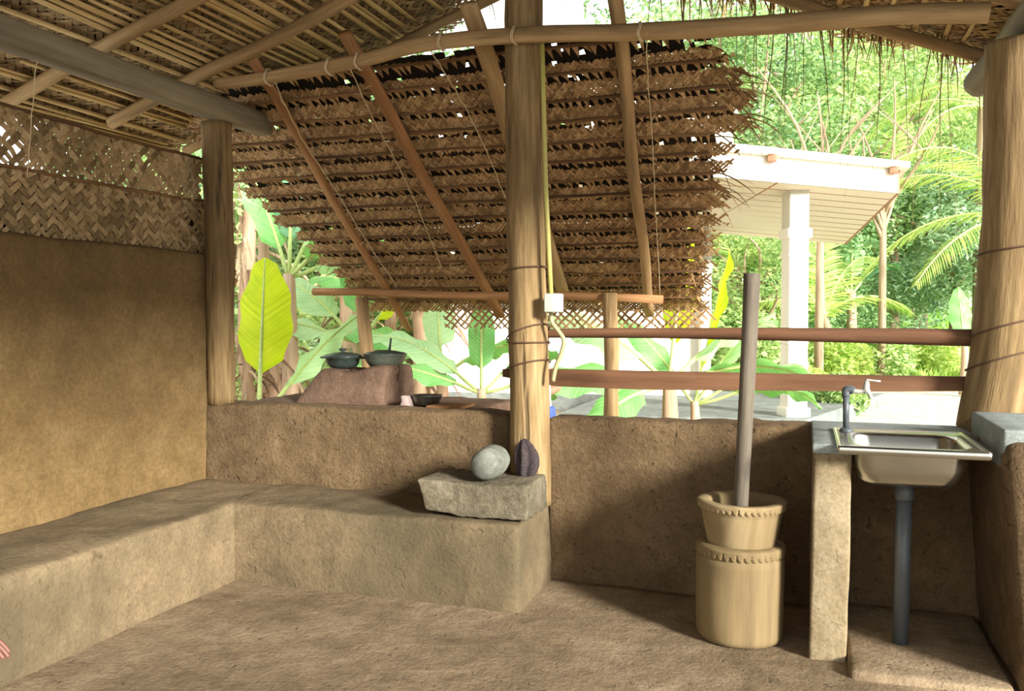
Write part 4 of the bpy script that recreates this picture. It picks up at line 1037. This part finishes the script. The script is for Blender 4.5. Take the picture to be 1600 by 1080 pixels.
# dead banana stems and dry leaves in the left thicket
for px, d, h, r, lab in ((385, 8.2, 1.3, .06, 'pinkish brown old banana stem beside the yellow leaf'), (655, 10.5, 2.4, .15, 'brown old banana stem hung with dead leaves left of the white wall'), (545, 12, 3.2, .14, 'brown trunk in the thicket above the cooking pot'), (440, 9.4, 1.2, .09, 'grey brown dead banana stem behind the yellow leaf'), (383, 11, 3.3, .10, 'thin dark trunk right beside the left post')):
    t = thing('old_banana_stem', gp(px, d), lab, 'stem'); b = V(gp(px, d)); bm = new(); tube(bm, lerp_pts([b, b + V((R(-.1, .1), 0, h / 2)), b + V((R(-.15, .15), 0, h))], 6), [r * (1.15 - .4 * k / 12) for k in range(13)], 14, .15); obj('stem', bm, M['pseudo'], t)
    bm = new()
    for k in range(46): a = R(0, 6.28); dangle(bm, b + V((math.cos(a) * r, math.sin(a) * r, R(.3, h))), R(.3, .9), (math.cos(a), math.sin(a), R(-.2, .6)), R(.03, .09), .12, n=8)
    obj('dead_leaves', bm, M['deadleaf'], t, smooth=False)
# shrubs
for px, d, rad, mt_, lab in ((1262, 13.5, .45, 'foliage_y', 'yellow-green weedy plant at the foot of the white column'), (1315, 12.6, .42, 'foliage', 'small straggly shrub at the edge of the gravel by the column'), (1200, 16, .9, 'foliage', 'bushy shrub behind the rails left of the white column'), (1120, 17, 1.1, 'foliage', 'green bush by the far column'), (1300, 17, .8, 'foliage_y', 'light green bush at the foot of the young palm'), (1370, 18, .8, 'foliage', 'bush in the meadow beyond the tap'), (1440, 19, .8, 'foliage_y', 'yellow-green bush in the meadow between tap and leaning post'), (1240, 18, .9, 'foliage_b', 'bush directly behind the white column'),
                             (440, 11, .8, 'foliage', 'green undergrowth beneath the tall banana plants'), (500, 12, .8, 'foliage_b', 'undergrowth between the banana plants and the stove'), (600, 11.5, .6, 'foliage', 'undergrowth behind the pan')):
    bm = new(); b = V(gp(px, d, -.05)); leafy(bm, b + V((0, 0, rad * .7)), rad, 2200, .05 if d < 14 else .075, .8, .1)
    for k in range(14):
        tube(bm, [b, b + V((R(-.5, .5) * rad, R(-.5, .5) * rad, rad * R(.5, 1.1)))], .012, 5)
    obj('shrub', bm, M[mt_], smooth=False, label=lab, cat='shrub')
# distant tree line so the garden closes behind
for k, px in enumerate((1080, 1230, 1370, 1500, 1640)):
    tree(gp(px, 44 + 3 * (k % 2), 1.2), 11 + 2 * (k % 3), 6.5, ['far pale tree behind the upper house wall', 'far tree line crown over the verandah roof', 'far tree line crown right of the roof tip', 'far tree line crown left of the leaning post', 'far tree line crown at the right edge'][k], 'foliage', 6000, .26, .25, 18, low=.1)
for k, px in enumerate((340, 450, 560, 680)):
    tree(gp(px, 30 + 3 * (k % 2), 0), 8 + (k % 3), 5, ['far dark tree behind the left post', 'far dark tree behind the yellow leaf', 'far dark tree behind the pots', 'far dark tree left of the white wall'][k], 'foliage_d', 5000, .2, .2, 14, low=.05)

# ------------------------------------------------------------------ people
def skinned(name, joints, edges, mat, parent, root, sub=2):
    me = bpy.data.meshes.new(name); keys = list(joints)
    off = gloc(parent)
    me.from_pydata([tuple(V(joints[k][0]) - off) for k in keys], [(keys.index(a), keys.index(b)) for a, b in edges], [])
    o = bpy.data.objects.new(name, me); COL.objects.link(o)
    sk_ = o.modifiers.new('skin', 'SKIN'); sk_.use_smooth_shade = True
    for k, v in zip(keys, me.skin_vertices[0].data):
        r = joints[k][1]; v.radius = (r, r) if isinstance(r, (int, float)) else r; v.use_root = (k == root)
    ss = o.modifiers.new('sub', 'SUBSURF'); ss.levels = ss.render_levels = sub
    bpy.context.view_layer.update(); dg = bpy.context.evaluated_depsgraph_get(); me2 = bpy.data.meshes.new_from_object(o.evaluated_get(dg))
    bpy.data.objects.remove(o); me2.materials.clear(); me2.materials.append(mat)
    o = bpy.data.objects.new(name, me2); COL.objects.link(o); o.parent = parent
    for p in me2.polygons: p.use_smooth = True
    return o
def fingers(J, E, wrist, fd, side, palm_n, pre, curl=.35, s=1.0):
    """palm, four unequal bent fingers and a thumb from the wrist joint"""
    fd = V(fd).normalized(); side = V(side).normalized(); pn = V(palm_n).normalized(); w_ = V(J[wrist][0])
    J[pre + 'palm'] = (w_ + fd * .045 * s, (.026 * s, .017 * s)); E.append((wrist, pre + 'palm'))
    for q, (o_, ln) in enumerate(((-.030, .070), (-.011, .080), (.010, .074), (.029, .058))):
        b = w_ + fd * .088 * s + side * o_ * s; d = fd.copy(); prev = pre + 'palm'; p = b
        for k, l in enumerate((0, .42, .32, .26)):
            p = p + d * ln * l * s; d = (d + pn * curl).normalized(); nm = pre + 'f%d%d' % (q, k); J[nm] = (p, (.0088 - .001 * k) * s); E.append((prev, nm)); prev = nm
    b = w_ + fd * .03 * s - side * .032 * s; d = (fd * .8 - side * .6 + pn * .3).normalized(); prev = pre + 'palm'; p = b
    for k, l in enumerate((0, .03, .026)):
        p = p + d * l * s; d = (d + fd * .25).normalized(); nm = pre + 't%d' % k; J[nm] = (p, (.0105 - .0012 * k) * s); E.append((prev, nm)); prev = nm
def head(parent, c, fwd, s, skin, hair_long=True):
    pass
def person(label, base, face, pose, skin, cloth, cloth2):
    """pose: dict of joints in body frame (x = right, y = forward, z = up) with radii"""
    t = thing('person', base, label, 'person')
    ca, sa = math.cos(face), math.sin(face); b = V(base)
    def T(p): return b + V((p[0] * ca - p[1] * sa, p[0] * sa + p[1] * ca, p[2]))
    def D(p): return V((p[0] * ca - p[1] * sa, p[0] * sa + p[1] * ca, p[2]))
    J = {k: (T(v[0]), v[1]) for k, v in pose['j'].items()}; E = list(pose['e'])
    for wr, fd, side, pn, pre in pose['hands']: fingers(J, E, wr, D(fd), D(side), D(pn), pre, pose.get('curl', .35))
    o = skinned('body', J, E, M[skin], t, 'pelvis')
    hc = T(pose['head']); up = V((0, 0, 1)); f = D((0, 1, 0)); sd = D((1, 0, 0))
    # ears, nose, eyes and lips as features of the head
    bm = new(); tube(bm, [hc + f * .085 + up * .02, hc + f * .108 - up * .012, hc + f * .092 - up * .028], [.008, .014, .009], 8)
    for s_ in (-1, 1): tube(bm, [hc + sd * s_ * .074 + up * .02, hc + sd * s_ * .083 + up * .0 - f * .01, hc + sd * s_ * .076 - up * .025], [.008, .014, .008], 8)
    obj('nose_and_ears', bm, M[skin], t)
    for s_ in (-1, 1):
        bm = new(); lathe(bm, tuple(hc + f * .082 + sd * s_ * .032 + up * .008), [(.004, -.007), (.009, -.003), (.009, .003), (.004, .007)], 10); obj('eye', bm, M['white'], t)
    bm = new(); tube(bm, [hc + f * .086 - sd * .022 - up * .05, hc + f * .094 - up * .05, hc + f * .086 + sd * .022 - up * .05], [.004, .007, .004], 8); obj('lips', bm, M['brick'], t)
    HJ = {'a': (hc + up * .045 - f * .012, .094), 'b': (hc + up * .01 - f * .045, .085), 'c': (hc - up * .06 - f * .075, .05), 'd': (hc - up * .16 - f * .085, .03)}
    skinned('hair', HJ, [('a', 'b'), ('b', 'c'), ('c', 'd')], M['hair'], t, 'a')
    for nm, js, es, mt_, rt in pose['clothes']:
        CJ = {k: (T(v[0]), v[1]) for k, v in js.items()}; skinned(nm, CJ, es, M[mt_], t, rt)
    return t
# one standing behind the central post, in profile, elbow bent back
j = {'pelvis': ((0, 0, .84), .115), 'waist': ((0, 0, .98), .10), 'chest': ((0, .01, 1.15), (.125, .10)), 'collar': ((0, 0, 1.27), .08), 'neck': ((0, .01, 1.33), .045), 'jaw': ((0, .035, 1.41), .06), 'skull': ((0, .015, 1.48), .082),
     'hipl': ((-.075, 0, .80), .085), 'kneel': ((-.085, .01, .44), .055), 'anklel': ((-.085, -.02, .07), .035), 'toel': ((-.09, .13, .03), .028), 'hipr': ((.075, 0, .80), .085), 'kneer': ((.085, .01, .44), .055), 'ankler': ((.085, -.02, .07), .035), 'toer': ((.09, .13, .03), .028),
     'shl': ((-.15, 0, 1.25), .045), 'ell': ((-.17, -.02, .99), .036), 'wrl': ((-.13, .18, .95), .024), 'shr': ((.15, 0, 1.25), .045), 'elr': ((.15, -.165, 1.03), .05), 'wrr': ((.12, -.02, .98), .024)}
e_ = [('pelvis', 'waist'), ('waist', 'chest'), ('chest', 'collar'), ('collar', 'neck'), ('neck', 'jaw'), ('jaw', 'skull'), ('pelvis', 'hipl'), ('hipl', 'kneel'), ('kneel', 'anklel'), ('anklel', 'toel'), ('pelvis', 'hipr'), ('hipr', 'kneer'), ('kneer', 'ankler'), ('ankler', 'toer'),
      ('collar', 'shl'), ('shl', 'ell'), ('ell', 'wrl'), ('collar', 'shr'), ('shr', 'elr'), ('elr', 'wrr')]
hands = [('wrl', (.1, 1, -.1), (0, .1, 1), (1, 0, 0), 'hl'), ('wrr', (-.1, 1, -.1), (0, .1, 1), (-1, 0, 0), 'hr')]
top_j = {'p': ((0, 0, .86), .135), 'w': ((0, 0, .99), .115), 'c': ((0, .01, 1.16), (.145, .118)), 'n': ((0, 0, 1.27), .085), 'sl': ((-.16, 0, 1.245), .056), 'al': ((-.165, -.01, 1.12), .05), 'sr': ((.16, 0, 1.245), .056), 'ar': ((.157, -.1, 1.15), .05)}
top_e = [('p', 'w'), ('w', 'c'), ('c', 'n'), ('n', 'sl'), ('sl', 'al'), ('n', 'sr'), ('sr', 'ar')]
sk_j = {'w': ((0, 0, .92), .125), 'h': ((0, 0, .76), .15), 'k': ((0, 0, .46), .155), 'e': ((0, .0, .26), .16)}
pb = P(838, 600, d=5.95)
person('person mostly hidden behind the central post, bare bent elbow and blue skirt showing', (pb.x, pb.y, -.14), PSI + math.pi / 2, {'j': j, 'e': e_, 'hands': hands, 'head': (0, .03, 1.46),
       'clothes': [('shirt', top_j, top_e, 'grey_cloth', 'w'), ('skirt', sk_j, [('w', 'h'), ('h', 'k'), ('k', 'e')], 'blue', 'h')]}, 'skin_d', 'grey_cloth', 'blue')
# one seated on the left bench outside the frame, fingertips reaching into it
tipp = P(16, 1019, d=2.5)
j = {'pelvis': ((0, 0, .12), .12), 'waist': ((0, 0, .28), .11), 'chest': ((0, .02, .47), (.14, .11)), 'collar': ((0, .02, .60), .08), 'neck': ((0, .03, .66), .048), 'jaw': ((0, .06, .74), .06), 'skull': ((0, .04, .81), .085),
     'hipl': ((-.09, .04, .10), .085), 'kneel': ((-.14, .44, .10), .058), 'anklel': ((-.14, .42, -.34), .036), 'toel': ((-.15, .56, -.375), .028), 'hipr': ((.09, .04, .10), .085), 'kneer': ((.14, .44, .10), .058), 'ankler': ((.14, .42, -.34), .036), 'toer': ((.15, .56, -.375), .028),
     'shl': ((-.17, .02, .57), .048), 'ell': ((-.22, .12, .30), .038), 'wrl': ((-.15, .34, .19), .026), 'shr': ((.17, .02, .57), .048), 'elr': ((.22, .12, .30), .038), 'wrr': ((.15, .34, .19), .026)}
top_j = {'p': ((0, 0, .12), .14), 'w': ((0, 0, .28), .125), 'c': ((0, .02, .47), (.155, .125)), 'n': ((0, .02, .59), .09), 'sl': ((-.18, .02, .565), .06), 'al': ((-.20, .06, .45), .055), 'sr': ((.18, .02, .565), .06), 'ar': ((.20, .06, .45), .055)}
tr_j = {'p': ((0, 0, .11), .13), 'hl': ((-.09, .04, .10), .10), 'kl': ((-.14, .44, .10), .072), 'al': ((-.14, .425, -.22), .07), 'hr': ((.09, .04, .10), .10), 'kr': ((.14, .44, .10), .072), 'ar': ((.14, .425, -.22), .07)}
# left hand stretched sideways (along the bench) past the knee towards the room
j['ell'] = ((-.34, .20, .26), .038); j['wrl'] = ((-.46, .42, .07), .026)
hands = [('wrl', (-.35, .75, -.22), (.9, .4, 0), (.1, .1, -1), 'hl'), ('wrr', (-.1, 1, -.4), (1, 0, 0), (0, -.2, -1), 'hr')]
face = -math.pi / 2            # facing into the room (+x)
# fingertip of the left hand in body frame, so the hand lands where the photo shows it
ft = V((-.46, .42, .07)) + V((-.35, .75, -.22)).normalized() * .155
ca, sa = math.cos(face), math.sin(face)
off = V((ft.x * ca - ft.y * sa, ft.x * sa + ft.y * ca, ft.z))
base = tipp - off
print('SEATED base', base, 'tip', tipp)
person('person seated on the left bench at the frame edge, only pale fingertips in view', (base.x, base.y, .40), face, {'j': j, 'e': e_, 'hands': hands, 'head': (0, .055, .79),
       'clothes': [('shirt', top_j, top_e, 'grey_cloth', 'w'), ('trousers', tr_j, [('p', 'hl'), ('hl', 'kl'), ('kl', 'al'), ('p', 'hr'), ('hr', 'kr'), ('kr', 'ar')], 'blue', 'p')]}, 'skin', 'grey_cloth', 'blue')
